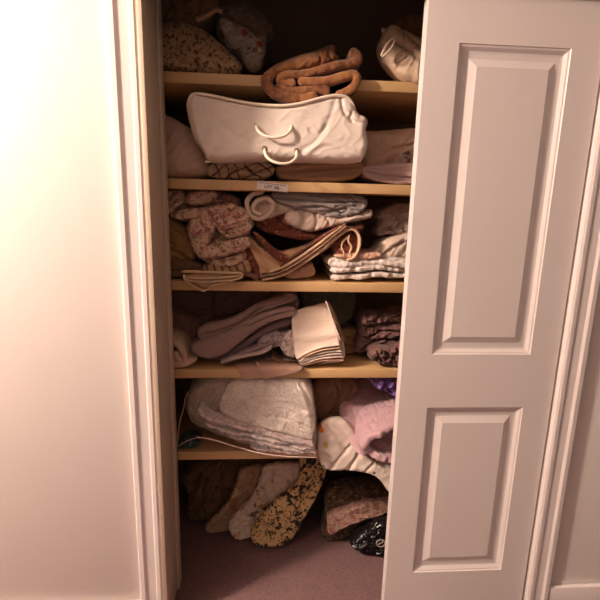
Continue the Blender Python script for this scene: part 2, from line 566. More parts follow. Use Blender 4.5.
# jamb lining and stop of the opening
struct(box('trim_1', XL-.001, XL+.012, -.218, -.025, 0, ZH, M_trim, bev=.001))
struct(box('trim_2', XL+.012, XL+.020, -.085, -.045, 0, ZH-.012, M_trim, bev=.0015))
struct(box('trim_3', XL, XR, -.218, -.185, ZH-.012, ZH, M_trim, bev=.001))
# casing round the opening
def casing(name, x0, x1, z0, z1, vertical=True, flip=False):
    # stepped moulding: profile across the width
    prof = [(0, 0), (0, .010), (.006, .014), (.016, .014), (.020, .010), (.045, .012), (.052, .018), (.064, .018), (.068, .013), (.068, 0)]
    V = []; n = len(prof)
    for e in (0, 1):
        for a, h in prof:
            if vertical:
                xx = (x1-a) if not flip else (x0+a)
                V.append((xx, -.205-h, z0 if e == 0 else z1))
            else:
                V.append((x0 if e == 0 else x1, -.205-h, z0+a))
    f = [(i, (i+1) % n, n+(i+1) % n, n+i) for i in range(n)] + [tuple(range(n)), tuple(range(n, 2*n))]
    return struct(link_mesh(name, V, f, M_door, smooth=False))
casing('trim_4', XL-.068, XL-.001, 0, ZH)
casing('trim_5', XR, XR+.068, 0, ZH, flip=True)
casing('trim_6', XL-.068, XR+.068, ZH, ZH+.068, vertical=False)
struct(box('baseboard_left', -3.2, XL-.070, -.220, -.206, .0, .09, M_door, bev=.003))
struct(box('baseboard_right', XR+.070, 3.2, -.220, -.206, .0, .09, M_door, bev=.003))

# ---- the panelled door leaf on the right
def door_leaf(x0, x1, z0, z1, y0, y1, panels):
    xs = sorted(set([x0, x1]+[v for p in panels for v in p[:2]]))
    zs = sorted(set([z0, z1]+[v for p in panels for v in p[2:]]))
    V = []; F_ = []
    def add(q):
        b = len(V); V.extend(q); F_.append(tuple(range(b, b+len(q))))
    isp = lambda a, b, c, d: any(abs(a-p[0]) < 1e-6 and abs(b-p[1]) < 1e-6 and c >= p[2]-1e-6 and d <= p[3]+1e-6 for p in panels)
    for side, yy, sg in ((0, y0, 1), (1, y1, -1)):
        for i in range(len(xs)-1):
            for j in range(len(zs)-1):
                if isp(xs[i], xs[i+1], zs[j], zs[j+1]): continue
                add([(xs[i], yy, zs[j]), (xs[i+1], yy, zs[j]), (xs[i+1], yy, zs[j+1]), (xs[i], yy, zs[j+1])])
        for p in panels:
            rings = [(0, 0), (.002, .003), (.006, .004), (.014, .011), (.020, .012), (.032, .012), (.050, .004), (.052, .003)]
            pr = []
            for ins, dp in rings:
                yv = yy+sg*dp
                pr.append([(p[0]+ins, yv, p[2]+ins), (p[1]-ins, yv, p[2]+ins), (p[1]-ins, yv, p[3]-ins), (p[0]+ins, yv, p[3]-ins)])
            for a, b in zip(pr[:-1], pr[1:]):
                for k in range(4):
                    add([a[k], a[(k+1) % 4], b[(k+1) % 4], b[k]])
            add(pr[-1])
    for q in ([(x0, y0, z0), (x0, y1, z0), (x0, y1, z1), (x0, y0, z1)], [(x1, y0, z0), (x1, y1, z0), (x1, y1, z1), (x1, y0, z1)],
              [(x0, y0, z0), (x1, y0, z0), (x1, y1, z0), (x0, y1, z0)], [(x0, y0, z1), (x1, y0, z1), (x1, y1, z1), (x0, y1, z1)]):
        add(q)
    import bmesh
    o = link_mesh('door_1', V, F_, M_door, smooth=False)
    bm = bmesh.new(); bm.from_mesh(o.data); bmesh.ops.remove_doubles(bm, verts=bm.verts, dist=1e-5)
    bmesh.ops.recalc_face_normals(bm, faces=bm.faces); bm.to_mesh(o.data); bm.free()
    return struct(o)
DX0, DX1 = .384, .852
door_leaf(DX0, DX1, .012, ZH-.016, -.200, -.165,
          [(DX0+.086, DX1-.086, .148, .722), (DX0+.086, DX1-.086, .888, ZH-.13)])

# ---- shelves
SH = {'A': 1.667, 'B': 1.371, 'C': 1.060, 'D': .766, 'E': .469}
TH = .030
labs = {'A': 'topmost light wood laminate shelf board in the closet', 'B': 'light wood laminate shelf board with the white paper sticker',
        'C': 'third light wood laminate shelf board from the top, under the floral bedding',
        'D': 'fourth light wood laminate shelf board from the top, under the folded napkins',
        'E': 'lowest light wood laminate shelf board, under the plastic bag of bedding'}
for k in 'ABCDE':
    o = box('shelf', -.468, .918, 0.0, .498, SH[k]-TH, SH[k], M_shelf, bev=.002)
    tagit(o, labs[k], 'shelf', 'closet shelf boards')
# ================================================================== LABEL ON SHELF B
M_paper = paint('sticker_paper', (236, 226, 222), .6)
M_ink = paint('sticker_ink', (60, 50, 62), .7)
def sticker():
    Y = -.0012
    c = [px(257.5, 180.6, Y), px(288.3, 184.6, Y), px(287.6, 192.2, Y), px(257.0, 188.4, Y)]
    u = np.array(c[1])-np.array(c[0]); W = np.linalg.norm(u); u /= W
    v = np.array([-u[1], u[0]]); Hh = .0235
    o0 = np.array(c[0])-v*Hh
    t = thing('sticker', (o0[0], Y, o0[1]), 'small white paper sticker printed with a lot number on the shelf edge', 'sticker')
    def quad(a, b, c_, d, dy0, dy1):
        V = []
        for yy in (Y-dy0, Y-dy1):
            for (s_, h_) in ((a, c_), (b, c_), (b, d), (a, d)):
                q = o0+u*s_+v*h_; V.append((q[0], yy, q[1]))
        f = [(0, 1, 2, 3), (7, 6, 5, 4), (0, 4, 5, 1), (1, 5, 6, 2), (2, 6, 7, 3), (3, 7, 4, 0)]
        return V, f
    V, f = quad(0, W, 0, Hh, -.0006, .0)
    link_mesh('paper', V, f, M_paper, t, smooth=False)
    # small print line: short dashes of differing lengths
    VV = []; FF = []; s = .004; rr = random.Random(3)
    while s < W-.008:
        l = rr.uniform(.0025, .0075)
        a, b = quad(s, min(s+l, W-.004), Hh-.0052, Hh-.0036, 0, .0002)
        FF += [tuple(i+len(VV) for i in q) for q in b]; VV += a; s += l+.0011
    link_mesh('small_print', VV, FF, M_ink, t, smooth=False)
    cu = bpy.data.curves.new('lot_text', 'FONT'); cu.body = 'LOT 186'; cu.size = .0125; cu.extrude = .0002; cu.offset = .00025
    cu.align_x = 'CENTER'
    tmp = bpy.data.objects.new('lot_text', cu); COL.objects.link(tmp)
    bpy.context.view_layer.update()
    dg = bpy.context.evaluated_depsgraph_get()
    me = bpy.data.meshes.new_from_object(tmp.evaluated_get(dg))
    bpy.data.objects.remove(tmp)
    q0 = o0+u*(W*.48)+v*.0055
    vs = [((q0+u*vv.co.x+v*vv.co.y)[0], Y-.0003-vv.co.z, (q0+u*vv.co.x+v*vv.co.y)[1]) for vv in me.vertices]
    fs = [tuple(p.vertices) for p in me.polygons]
    link_mesh('lot_text', vs, fs, M_ink, t, smooth=False)
sticker()

G = None
# ================================================================== SHELF A (top)
z = SH['A']
M_ditsy = fabric('ditsy_fleece', (190, 156, 118), (('n', (96, 66, 48), 95, .55, .03), ('n', (206, 170, 134), 120, .62, .03)), wr=14, wr_s=.3)
cloth('bolster_pillow', [(140, 30), (168, 27), (183, 26), (200, 31), (218, 44), (234, 60), (243, 68), (242, 76), (236, 81), (226, 82), (205, 80), (190, 77), (165, 75), (140, 74)],
      .005, .26, M_ditsy, 'beige pillow with small brown leaf sprigs lying on the top shelf at left', 'pillow', F=.05, R=.06, rest=z, seed=3,
      creases=[([(200, 76), (212, 68), (222, 80)], .008, .006), ([(168, 68), (200, 74), (215, 79)], .006, .006), ([(225, 58), (222, 70), (228, 80)], .006, .008)], lean=-.1)
M_olive = fabric('olive_fleece', (128, 98, 68), (), wr=30, wr_s=.5, var=.2, rough=.7)
M_floral = fabric('floral_cotton', (226, 204, 184), (('n', (176, 166, 166), 26, .57, .04), ('n', (150, 150, 120), 50, .63, .03)) + tuple(('p', (204, 92, 70), p3(a, b_, .09), -.004+r_, .0015) for a, b_, r_ in ((236, 23, .004), (250, 34, .006), (255, 49, .002), (244, 30, 0), (259, 42, 0))), wr=26, wr_s=.5)
M_film = film_mat('clear_plastic', .04)
t = thing('bagged_pillow', p3(245, 68, .09), 'tied clear plastic bag holding a pillow with red and pink flowers, on the top shelf', 'bagged pillow')
cloth('pillow_body', [(216, 14), (225, 3), (242, 0), (258, 6), (270, 19), (273, 28), (266, 40), (264, 54), (260, 68), (250, 69), (238, 58), (226, 46), (214, 32)],
      .10, .20, M_olive, parent=t, F=.05, R=.05, seed=5, wr=(.005, .05, 0, 1))
cloth('floral_panel', [(217, 16), (230, 18), (246, 27), (258, 34), (266, 42), (264, 54), (260, 69), (250, 69), (244, 60), (238, 50), (228, 44), (222, 32)],
      .085, .04, M_floral, parent=t, F=.02, R=.03, auto=5, aang=35, astep=0.007, seed=8, wr=(.006, .03, 30, 1.5),
      creases=[([(246, 68), (243, 55), (232, 46)], .008, .005)])
cloth('plastic_film', [(212, 10), (224, 0), (242, -3), (260, 3), (272, 17), (276, 28), (269, 42), (267, 56), (262, 71), (248, 72), (236, 60), (222, 46), (211, 30)],
      .075, .24, M_film, parent=t, F=.05, R=.05, seed=7, wr=(.008, .03, 40, 1.6))
tube('knot_tail', [p3(196, 20, .07), p3(207, 16, .065), p3(216, 9, .06), p3(222, 12, .06)], [.007, .008, .009, .008, .009, .007], fabric('twisted_film', (200, 160, 125), (), rough=.3, wr=60, wr_s=.8), t, n=7)
M_beige = fabric('beige_blanket', (158, 124, 92), (), wr=28, wr_s=.5)
cloth('blanket_bundle', [(140, -22), (175, -24), (205, -20), (218, -6), (216, 8), (205, 18), (192, 24), (178, 26), (160, 26), (140, 24)],
      .10, .26, M_beige, 'beige blanket bundle squeezed above the sprigged pillow, top left corner', 'blanket', F=.05, R=.06, auto=5, aang=40, astep=0.007, seed=11,
      wr=(.008, .05, 60, 2), creases=[([(168, 4), (190, 12), (214, 6)], .010, .007, .008, .03), ([(195, -20), (200, 0), (192, 22)], .008, .007)])
M_dkb = fabric('dark_brown_cloth', (84, 62, 46), ())
cloth('folded_cloth', [(200, 34), (230, 36), (256, 50), (268, 36), (280, 42), (282, 60), (272, 78), (240, 78), (210, 70)], .33, .12, M_dkb,
      'dark brown cloth wedged behind the floral pillow on the top shelf', 'cloth', F=.03, rest=z, seed=12)
M_rust = fabric('rust_velour', (172, 118, 72), (('n', (128, 76, 46), 30, .55, .1),), wr=30, wr_s=.6, sheen=.3)
M_rust2 = fabric('rust_quilt', (146, 94, 56), (('n', (96, 58, 38), 45, .55, .1),), wr=45, wr_s=.7, sheen=.3)
t = thing('folded_quilt', p3(310, 92, .0), 'rust brown quilt folded into a thick roll on the top shelf', 'quilt')
QY = -.035
cloth('top_layer', [(262, 72), (272, 63), (286, 57), (300, 52), (318, 47), (332, 41), (337, 43), (336, 52), (342, 55), (336, 61), (320, 66), (304, 69), (288, 71), (276, 76), (270, 84), (264, 82)], QY-.012, .30, M_rust, parent=t, F=.04, R=.035, seed=21, hang=z, tilt=.5,
      wr=(.003, .05, 20, 2), creases=[([(316, 50), (322, 58), (318, 66)], .006, .004), ([(330, 44), (328, 54), (334, 60)], .008, .004)])
RB = dict(parent=t, puff=.1, puff_l=.03, pinch=.0, edge=.005, hang=z)
ribbon('outer_layer', [(266, 74), (266, 82), (271, 90), (280, 95), (292, 98), (306, 98), (318, 96)], .030, QY, .28, M_rust2, seed=24, wob=.002, **RB)
ribbon('inner_layer', [(276, 84), (284, 90), (296, 91), (310, 90), (322, 88), (330, 92)], .028, QY+.004, .28, M_rust2, seed=25, wob=.002, **RB)
ribbon('spiral_layer', [(296, 83), (286, 82), (278, 79), (284, 74), (300, 74), (316, 71), (330, 66), (344, 63), (354, 62), (360, 60), (358, 53), (350, 50)], .024, QY, .28, M_rust2, seed=22, wob=.002, **RB)
ribbon('middle_layer', [(298, 81), (314, 81), (330, 80), (344, 75), (354, 73), (358, 78), (355, 86), (346, 92), (336, 94)], .026, QY, .28, M_rust, seed=23, wob=.002, **RB)
cloth('core', [(272, 70), (300, 62), (340, 56), (354, 62), (354, 86), (335, 93), (300, 93), (278, 88)], .0, .24, M_dkb, parent=t, F=.02, seed=26, hang=z)
M_cream_d = fabric('cream_cotton', (228, 200, 172), (), wr=20, wr_s=.5)
M_oliv2 = fabric('olive_throw', (168, 128, 86), (), wr=34, wr_s=.6)
cloth('throw', [(390, 36), (396, 24), (407, 15), (425, 13), (450, 18), (460, 60), (440, 90), (412, 90), (400, 60)], .06, .26, M_oliv2,
      'olive tan throw behind the cream laundry sack at the top right', 'throw', F=.05, R=.06, auto=4, aang=60, astep=0.008, seed=31, rest=z, wr=(.006, .05, 70, 2))
t = thing('laundry_sack', p3(405, 95, -.03), 'cream cotton sack with a stitched mouth leaning over the top shelf at right', 'sack')
cloth('sack_body', [(380, 54), (386, 44), (393, 36), (402, 40), (414, 48), (428, 52), (455, 56), (458, 80), (450, 98), (428, 100), (414, 95), (400, 88), (389, 77), (382, 65)],
      -.035, .085, M_cream_d, parent=t, F=.035, R=.05, auto=2, aang=60, astep=.004, seed=33, wr=(.003, .06, 60, 1.6), hang=z, rest=z-.012,
      creases=[([(391, 55), (404, 62), (424, 78)], .006, .008), ([(402, 42), (412, 56), (426, 64)], .005, .006), ([(398, 82), (410, 80), (424, 84)], .005, .006)])
tube('stitched_mouth', [p3(381, 56, -.036), p3(385, 47, -.04), p3(391, 39, -.04), p3(396, 37, -.038), p3(393, 46, -.042), p3(387, 53, -.042), p3(382, 57, -.036)], .003, fabric('sack_hem', (240, 220, 196), ()), t)
cloth('carry_strap', [(381, 29), (384, 26), (393, 33), (391, 38), (386, 38)], .03, .012, M_cream_d, parent=t, F=.004, R=.01, seed=34, wr=(.001, .03, 0, 1))

# ================================================================== SHELF B
z = SH['B']
M_pinkp = fabric('pink_cream_pillow', (240, 208, 186), (), wr=12, wr_s=.4)
cloth('pillow', [(135, 104), (160, 112), (176, 120), (190, 129), (200, 146), (208, 162), (212, 175), (195, 178), (160, 178), (135, 177)], .03, .30, M_pinkp,
      'plain pale pink pillow at the left end under the sprigged pillow', 'pillow', F=.06, R=.07, rest=z, seed=41, wr=(.005, .08, 60, 2))
M_lat = fabric('lattice_cloth', (214, 180, 150), (('w', (96, 68, 66), 9, .95, .03, 35, 9.0), ('w', (96, 68, 66), 8, .95, .03, -48, 9.0)), wr=30, wr_s=.6)
cloth('lace_cloth', [(207, 164), (225, 159), (245, 158), (268, 160), (276, 168), (272, 175), (258, 180), (235, 178), (215, 178), (206, 176)], .012, .12, M_lat,
      'cream cloth with dark crossed lines squashed under the white storage bag', 'cloth', F=.02, R=.02, rest=z, auto=6, aang=10, astep=0.008, seed=43,
      creases=[([(214, 172), (232, 166), (262, 172)], .010, .004), ([(240, 160), (250, 170), (248, 178)], .006, .004)], wr=(.006, .025, 0, 1))
M_taupe = fabric('taupe_cover', (178, 138, 110), (), wr=26, wr_s=.5)
cloth('folded_blanket', [(276, 162), (320, 160), (360, 158), (366, 164), (363, 173), (352, 179), (320, 181), (290, 179), (276, 176)], .014, .30, M_taupe,
      'brown folded blanket flattened under the right half of the white storage bag', 'blanket', F=.02, R=.02, rest=z, auto=3, aang=4, astep=0.004, seed=44,
      creases=[([(276, 171), (310, 168), (360, 165)], .008, .004, .004, .02), ([(300, 176), (330, 172), (356, 172)], .005, .004)], wr=(.003, .04, 0, 3))
M_gp = fabric('grey_pink_pillow', (226, 194, 172), (), wr=14, wr_s=.5)
cloth('pillow', [(360, 122), (378, 122), (400, 120), (430, 118), (455, 120), (460, 150), (430, 158), (404, 160), (390, 166), (372, 168), (362, 160)], .05, .26, M_gp,
      'greyish pink pillow at the right end beside the white storage bag', 'pillow', F=.06, R=.06, auto=3, aang=20, astep=0.005, seed=45, rest=z+.03,
      creases=[([(370, 128), (385, 142), (412, 140)], .010, .010), ([(385, 164), (398, 150), (412, 148)], .008, .008)], wr=(.006, .06, 20, 2))
M_mauve = fabric('mauve_sheet', (206, 176, 174), (), wr=20, wr_s=.4)
cloth('folded_sheet', [(363, 168), (380, 166), (410, 165), (440, 166), (446, 176), (440, 185), (400, 187), (382, 184), (368, 180), (363, 175)], .004, .28, M_mauve,
      'mauve folded sheet at the right end under the greyish pillow', 'sheet', F=.012, R=.014, rest=z, auto=3, aang=-4, astep=0.003, seed=46,
      creases=[([(367, 173), (385, 178), (412, 180)], .008, .003, .004, .01), ([(368, 178), (385, 182), (412, 183)], .005, .002), ([(372, 170), (390, 173), (414, 173)], .003, .003)], wr=(.002, .03, 0, 4))
M_lace = fabric('lace_scrap', (206, 184, 172), (('n', (120, 96, 96), 60, .56, .04),), wr=50, wr_s=.8)
cloth('lace_cloth', [(400, 158), (404, 152), (412, 149), (430, 150), (434, 162), (418, 166), (402, 165)], .05, .04, M_lace,
      'small crumpled lace cloth on top of the mauve folded sheet', 'cloth', F=.012, R=.015, seed=47, wr=(.006, .02, 0, 1))
# white storage bag
M_bag = fabric('white_nonwoven', (226, 212, 200), (), wr=9, wr_s=.2, weave=900, rough=.65, sheen=0, var=.04)
M_cord = paint('white_cord', (246, 232, 212), .4)
M_pipe = fabric('white_piping', (246, 230, 210), (), wr=60, wr_s=.2, rough=.55)
M_hole = paint('eyelet_metal', (120, 96, 76), .35)
t = thing('storage_bag', p3(285, 160, .0), 'large white zipped fabric storage bag with two rope handles', 'storage bag')
bag = [(184, 106), (186, 96), (192, 90), (200, 90), (214, 93), (240, 99), (262, 102), (282, 103), (300, 101), (320, 95), (335, 92), (349, 93), (355, 100), (359, 112), (368, 115), (370, 121), (367, 128),
       (370, 138), (369, 148), (365, 157), (362, 161), (330, 161), (300, 160), (268, 158), (236, 160), (207, 162), (201, 149), (192, 138), (188, 122)]
cloth('bag_body', bag, -.070, .38, M_bag, parent=t, F=.036, R=.036, seed=51, round_=1, shrink=.06, wr=(.0016, .07, 20, 1.5), tilt=.10,
      creases=[([(194, 96), (196, 120), (203, 150), (206, 160)], -.007, .010, 0), ([(197, 104), (215, 122), (232, 135), (250, 143)], .004, .014),
               ([(207, 130), (204, 145), (208, 160)], .004, .008), ([(208, 158), (222, 140), (214, 128)], -.004, .012),
               ([(308, 152), (322, 141), (340, 145), (360, 157)], -.004, .009), ([(300, 152), (316, 142), (330, 120), (336, 98)], .003, .008),
               ([(341, 97), (343, 112), (352, 120)], .007, .005), ([(352, 112), (350, 122), (366, 122)], .006, .005),
               ([(310, 130), (318, 136), (326, 126)], .003, .006), ([(240, 120), (254, 122), (270, 136)], .002, .008)])
def rim(pts, Y, r, nm):
    tube(nm, [p3(a, b, yy-.052) for (a, b), yy in zip(pts, Y)], r, M_pipe, t, n=8)
top = [(188, 104), (190, 96), (196, 93), (214, 96), (240, 102), (262, 105), (282, 106), (300, 104), (320, 98), (335, 95), (346, 96), (352, 102), (355, 111)]
rim(top, [.012, .004, -.001, -.004, -.004, -.005, -.005, -.005, -.003, .0, .003, .006, .012], .0042, 'top_piping')
bot = [(205, 161.5), (220, 161), (240, 160), (270, 158), (300, 160), (330, 161), (361, 161)]
rim(bot, [.012, .014, .016, .016, .014, .016, .018], .0036, 'bottom_piping')
for pts in ([(256.5, 125), (257, 130), (263, 135.5), (273, 138), (284, 136.5), (291, 131), (291.5, 124.5)],
            [(264.5, 149), (265.5, 156), (272, 161.5), (281, 164), (291, 163), (297, 157.5), (296.5, 151)]):
    dz_ = .018 if pts[0][1] < 140 else .006
    yy = [q-.062+dz_ for q in (-.008, -.030, -.040, -.043, -.040, -.030, -.008)]
    hd = tube('handle', [p3(a, b, q) for (a, b), q in zip(pts, yy)],   .0042, M_cord, t, n=10)
    for k in (0, -1):
        c = np.array(p3(pts[k][0], pts[k][1]-.5, yy[0]-.003))
        ring = [c+np.array([.0055*cos(a), -.001, .0055*sin(a)]) for a in np.linspace(0, 2*pi, 17)[:-1]]
        e_ = tube('eyelet', ring, .0016, M_hole, hd, closed=True, n=6)

# ================================================================== SHELF C
z = SH['C']
M_dv = fabric('floral_duvet', (224, 194, 168), (('n', (190, 130, 122), 46, .54, .04), ('n', (150, 88, 88), 75, .58, .03), ('n', (140, 122, 88), 50, .60, .03), ('n', (228, 200, 172), 70, .64, .03)), wr=26, wr_s=.6)
t = thing('duvet_cover', p3(200, 222, .08), 'crumpled pink floral cover squashed under the shelf at far left, upper of two', 'bed cover', 'crumpled floral covers')
cloth('cover_body', [(150, 195), (169, 191), (180, 189), (200, 190), (222, 192), (238, 196), (242, 208), (232, 218), (210, 224), (190, 224), (172, 220), (150, 218)], .07, .24, M_dv, parent=t, F=.04, R=.035, auto=4, aang=15, astep=.012, seed=61, wr=(.010, .04, 20, 1.5))
cloth('cover_fold', [(150, 196), (166, 191), (178, 190), (184, 196), (182, 204), (174, 208), (170, 214), (150, 214)], .03, .05, M_dv, parent=t, F=.016, R=.016, auto=3, aang=50, astep=.008, seed=406, wr=(.005, .03, 50, 2))
cloth('cover_fold', [(184, 196), (196, 190), (214, 190), (218, 196), (208, 203), (196, 206), (186, 204)], .035, .05, M_dv, parent=t, F=.014, R=.014, auto=3, aang=20, astep=.007, seed=407, wr=(.005, .03, 20, 2))
cloth('cover_fold', [(172, 214), (184, 208), (202, 208), (218, 205), (236, 202), (238, 209), (224, 213), (208, 215), (190, 219), (176, 221)], .025, .06, M_dv, parent=t, F=.014, R=.012, auto=2, aang=8, astep=.007, seed=408, wr=(.005, .025, 8, 2))
t = thing('duvet_cover', p3(222, 268, .06), 'crumpled pink floral cover bulging out in front, lower of two', 'bed cover', 'crumpled floral covers')
cloth('cover_body', [(184, 222), (196, 214), (214, 214), (232, 208), (246, 208), (252, 222), (248, 240), (250, 252), (240, 262), (228, 268), (208, 264), (196, 258), (188, 246)], .03, .24, M_dv, parent=t, F=.03, R=.03, auto=4, aang=30, astep=.012, seed=64, wr=(.010, .04, 30, 1.4))
cloth('cover_fold', [(188, 222), (194, 216), (206, 213), (214, 218), (216, 228), (210, 238), (205, 248), (210, 258), (200, 260), (192, 250), (187, 236)], -.004, .05, M_dv, parent=t, F=.016, R=.018, auto=3, aang=70, astep=.008, seed=401, wr=(.005, .03, 70, 2))
cloth('cover_fold', [(206, 214), (222, 213), (234, 208), (243, 206), (250, 214), (253, 226), (247, 234), (238, 238), (226, 239), (218, 232), (212, 223)], .006, .05, M_dv, parent=t, F=.018, R=.018, auto=4, aang=20, astep=.009, seed=402, wr=(.006, .03, 30, 2),
      creases=[([(211, 216), (218, 226), (228, 234)], .010, .003, .008, .015)])
cloth('cover_fold', [(203, 254), (206, 246), (214, 243), (226, 242), (238, 238), (248, 236), (253, 244), (246, 250), (236, 254), (222, 257), (210, 260)], -.002, .05, M_dv, parent=t, F=.014, R=.014, auto=3, aang=12, astep=.008, seed=403, wr=(.005, .025, 12, 2))
cloth('cover_fold', [(200, 258), (214, 258), (232, 256), (247, 250), (246, 260), (236, 268), (220, 268), (206, 264)], .012, .05, M_dv, parent=t, F=.014, R=.012, auto=2, aang=8, astep=.006, seed=404, wr=(.004, .025, 8, 2))
M_khaki = fabric('khaki_sheet', (170, 132, 84), (), wr=26, wr_s=.4)
M_khaki2 = fabric('brown_sheet', (128, 94, 68), (), wr=26, wr_s=.4)
cloth('folded_sheet', [(150, 216), (168, 218), (182, 224), (192, 240), (194, 252), (194, 262), (180, 264), (150, 264)], .03, .28, M_khaki,
      'khaki yellow folded sheet under the floral covers at far left', 'sheet', F=.03, R=.02, auto=4, aang=-25, astep=0.006, seed=66, wr=(.004, .03, -30, 2),
      creases=[([(160, 246), (172, 250), (184, 256)], .010, .004, .006), ([(160, 256), (175, 258), (190, 261)], .008, .003)])
cloth('folded_blanket', [(150, 256), (172, 254), (190, 258), (203, 262), (204, 268), (190, 273), (170, 275), (150, 276)], .02, .28, M_khaki2,
      'dull brown folded blanket rolled at the far left beneath the khaki sheet', 'blanket', F=.02, R=.015, seed=67, rest=z, wr=(.003, .03, 0, 2),
      creases=[([(160, 266), (182, 268), (202, 264)], .006, .003)])
M_str = fabric('striped_linen', (196, 156, 118), (('w', (120, 84, 58), 14, .75, .1, 20, .3),), wr=30, wr_s=.4)
cloth('striped_cloth', [(204, 262), (230, 264), (240, 256), (250, 260), (254, 270), (248, 274), (220, 275), (200, 272)], .015, .20, M_str,
      'tan striped cloth peeping out below the bulging floral cover', 'cloth', F=.02, R=.015, seed=68, rest=z+.016, wr=(.003, .03, 0, 2))
ribbon('folded_cloth', [(186, 272), (200, 271), (222, 272), (244, 271), (256, 275), (258, 279)], .014, .0, .25, M_khaki2,
       'thin brown folded cloth on the shelf behind the overhanging cream cloth', 'cloth', seed=69, rest=z, wob=.002)
M_crm = fabric('cream_linen', (226, 192, 156), (), wr=30, wr_s=.4)
t = thing('folded_linen', p3(212, 280, -.02), 'cream folded cloth hanging over the shelf edge at left', 'folded cloth')
for i, (pts, th, yy) in enumerate([([(181, 272), (200, 272.5), (225, 273), (243, 274), (241, 278), (232, 281)], .006, -.028),
                                  ([(183, 275), (184, 280), (196, 282), (210, 282), (232, 281), (243, 277)], .006, -.030),
                                  ([(184, 280), (190, 284), (202, 292), (206, 291), (212, 285), (228, 283)], .0045, -.032),
                                  ([(186, 278), (200, 279), (220, 278), (240, 276)], .005, -.029)]):
    ribbon('fold', pts, th, yy, .024, M_crm, parent=t, seed=70+i, wob=.001, edge=.004)
cloth('inner_layer', [(184, 273), (240, 274), (240, 279), (214, 284), (205, 289), (196, 284), (186, 279)], -.022, .019, M_crm, parent=t, F=.004, R=.008, seed=76, wr=(.001, .03, 0, 2))
M_white = fabric('white_fleece', (214, 190, 172), (), wr=40, wr_s=.5)
M_grey = fabric('blue_grey_sheet', (158, 146, 140), (), wr=24, wr_s=.4)
M_greyw = fabric('white_grey_sheet', (220, 198, 182), (), wr=24, wr_s=.5)
t = thing('rolled_towel', p3(262, 222, .03), 'off white fleece curled at its end beside the floral covers', 'fleece')
ribbon('curl', [(262, 214), (256, 213), (252, 208), (256, 200), (266, 197), (274, 203), (272, 212), (264, 219), (252, 218), (247, 210), (246, 202), (252, 194), (264, 191)], .015, .02, .25, M_white, parent=t, seed=81, wob=.003, edge=.008)
cloth('fleece_body', [(248, 204), (256, 196), (268, 194), (285, 196), (297, 203), (296, 212), (280, 215), (268, 220), (256, 220), (248, 214)], .035, .24, M_white, parent=t, F=.03, R=.03, seed=82, wr=(.004, .05, 0, 2))
cloth('bed_sheet', [(268, 192), (290, 191), (320, 192), (350, 193), (368, 197), (370, 206), (362, 214), (350, 217), (335, 220), (315, 214), (295, 208), (275, 203)], .01, .28, M_grey,
      'blue grey sheet loosely folded right under the stickered shelf', 'sheet', F=.03, R=.022, auto=4, aang=-5, astep=0.008, seed=83, wr=(.005, .04, -8, 3),
      creases=[([(275, 198), (300, 200), (330, 203), (352, 201), (366, 203)], .012, .004, .006, .02), ([(300, 208), (322, 206), (340, 212), (346, 216)], .012, .004, .006, .02),
               ([(318, 196), (340, 195), (362, 199)], .007, .004), ([(336, 207), (344, 205), (350, 210), (342, 214)], .007, .004)])
cloth('bed_sheet', [(294, 208), (312, 206), (330, 214), (345, 217), (362, 212), (374, 208), (375, 217), (362, 221), (345, 224), (330, 228), (312, 233), (298, 230), (285, 222), (284, 214)], .022, .26, M_greyw,
      'off white sheet draped under the blue grey sheet with soft ripples', 'sheet', F=.03, R=.022, auto=3, aang=50, astep=0.006, seed=85, wr=(.003, .05, 55, 3),
      creases=[([(312, 208), (318, 220), (313, 232)], .012, .004), ([(322, 212), (330, 222), (326, 228)], .008, .004), ([(300, 212), (306, 222), (300, 230)], .006, .004)])
M_tap = fabric('rust_damask', (116, 62, 46), (('n', (176, 122, 92), 70, .60, .03), ('n', (74, 38, 32), 40, .62, .06)), wr=30, wr_s=.4)
cloth('damask_cloth', [(250, 222), (262, 218), (272, 211), (286, 214), (292, 222), (300, 230), (318, 234), (335, 231), (350, 226), (364, 222), (366, 230), (350, 236), (325, 240), (300, 241), (280, 236), (262, 232)], .040, .24, M_tap,
      'dark rust damask cloth sandwiched beneath the off white sheet', 'cloth', F=.025, R=.02, auto=4, aang=-10, astep=0.006, seed=87, wr=(.004, .03, 0, 2),
      creases=[([(275, 214), (282, 224), (292, 230)], .010, .005), ([(284, 214), (290, 222), (300, 226)], .008, .004)])
# fanned curtain bundle
M_cur = fabric('cream_curtain', (216, 178, 140), (('w', (196, 150, 112), 9, .7, .1, 60, .2),), wr=26, wr_s=.3)
M_curb = fabric('brown_curtain_band', (112, 58, 44), (('n', (178, 126, 96), 80, .60, .03),), wr=26, wr_s=.3)
t = thing('folded_curtain', p3(290, 278, .0), 'folded cream curtain with rust bands fanning up into a curled end', 'curtain')
cloth('curtain_face', [(245, 232), (252, 236), (262, 248), (278, 252), (300, 246), (322, 238), (344, 228), (348, 234), (330, 246), (308, 260), (290, 272), (272, 279), (262, 280), (256, 262), (248, 246)], .012, .22, M_cur, parent=t, F=.012, R=.012, seed=91, wr=(.002, .05, -50, 3), tilt=.25, rest=z,
      creases=[([(254, 240), (266, 262), (276, 276)], .006, .004, .004, .02), ([(262, 240), (275, 256), (286, 268)], .004, .003)])
cloth('rust_band', [(250, 230), (258, 233), (276, 250), (292, 258), (286, 263), (276, 260), (262, 246)], .012, .03, M_curb, parent=t, F=.005, R=.01, seed=92, wr=(.001, .03, 0, 1), tilt=.25)
cloth('rust_hem', [(244, 250), (250, 246), (254, 256), (262, 270), (266, 279), (258, 280), (250, 266)], .016, .05, M_curb, parent=t, F=.005, R=.01, seed=93, wr=(.001, .03, 0, 1))
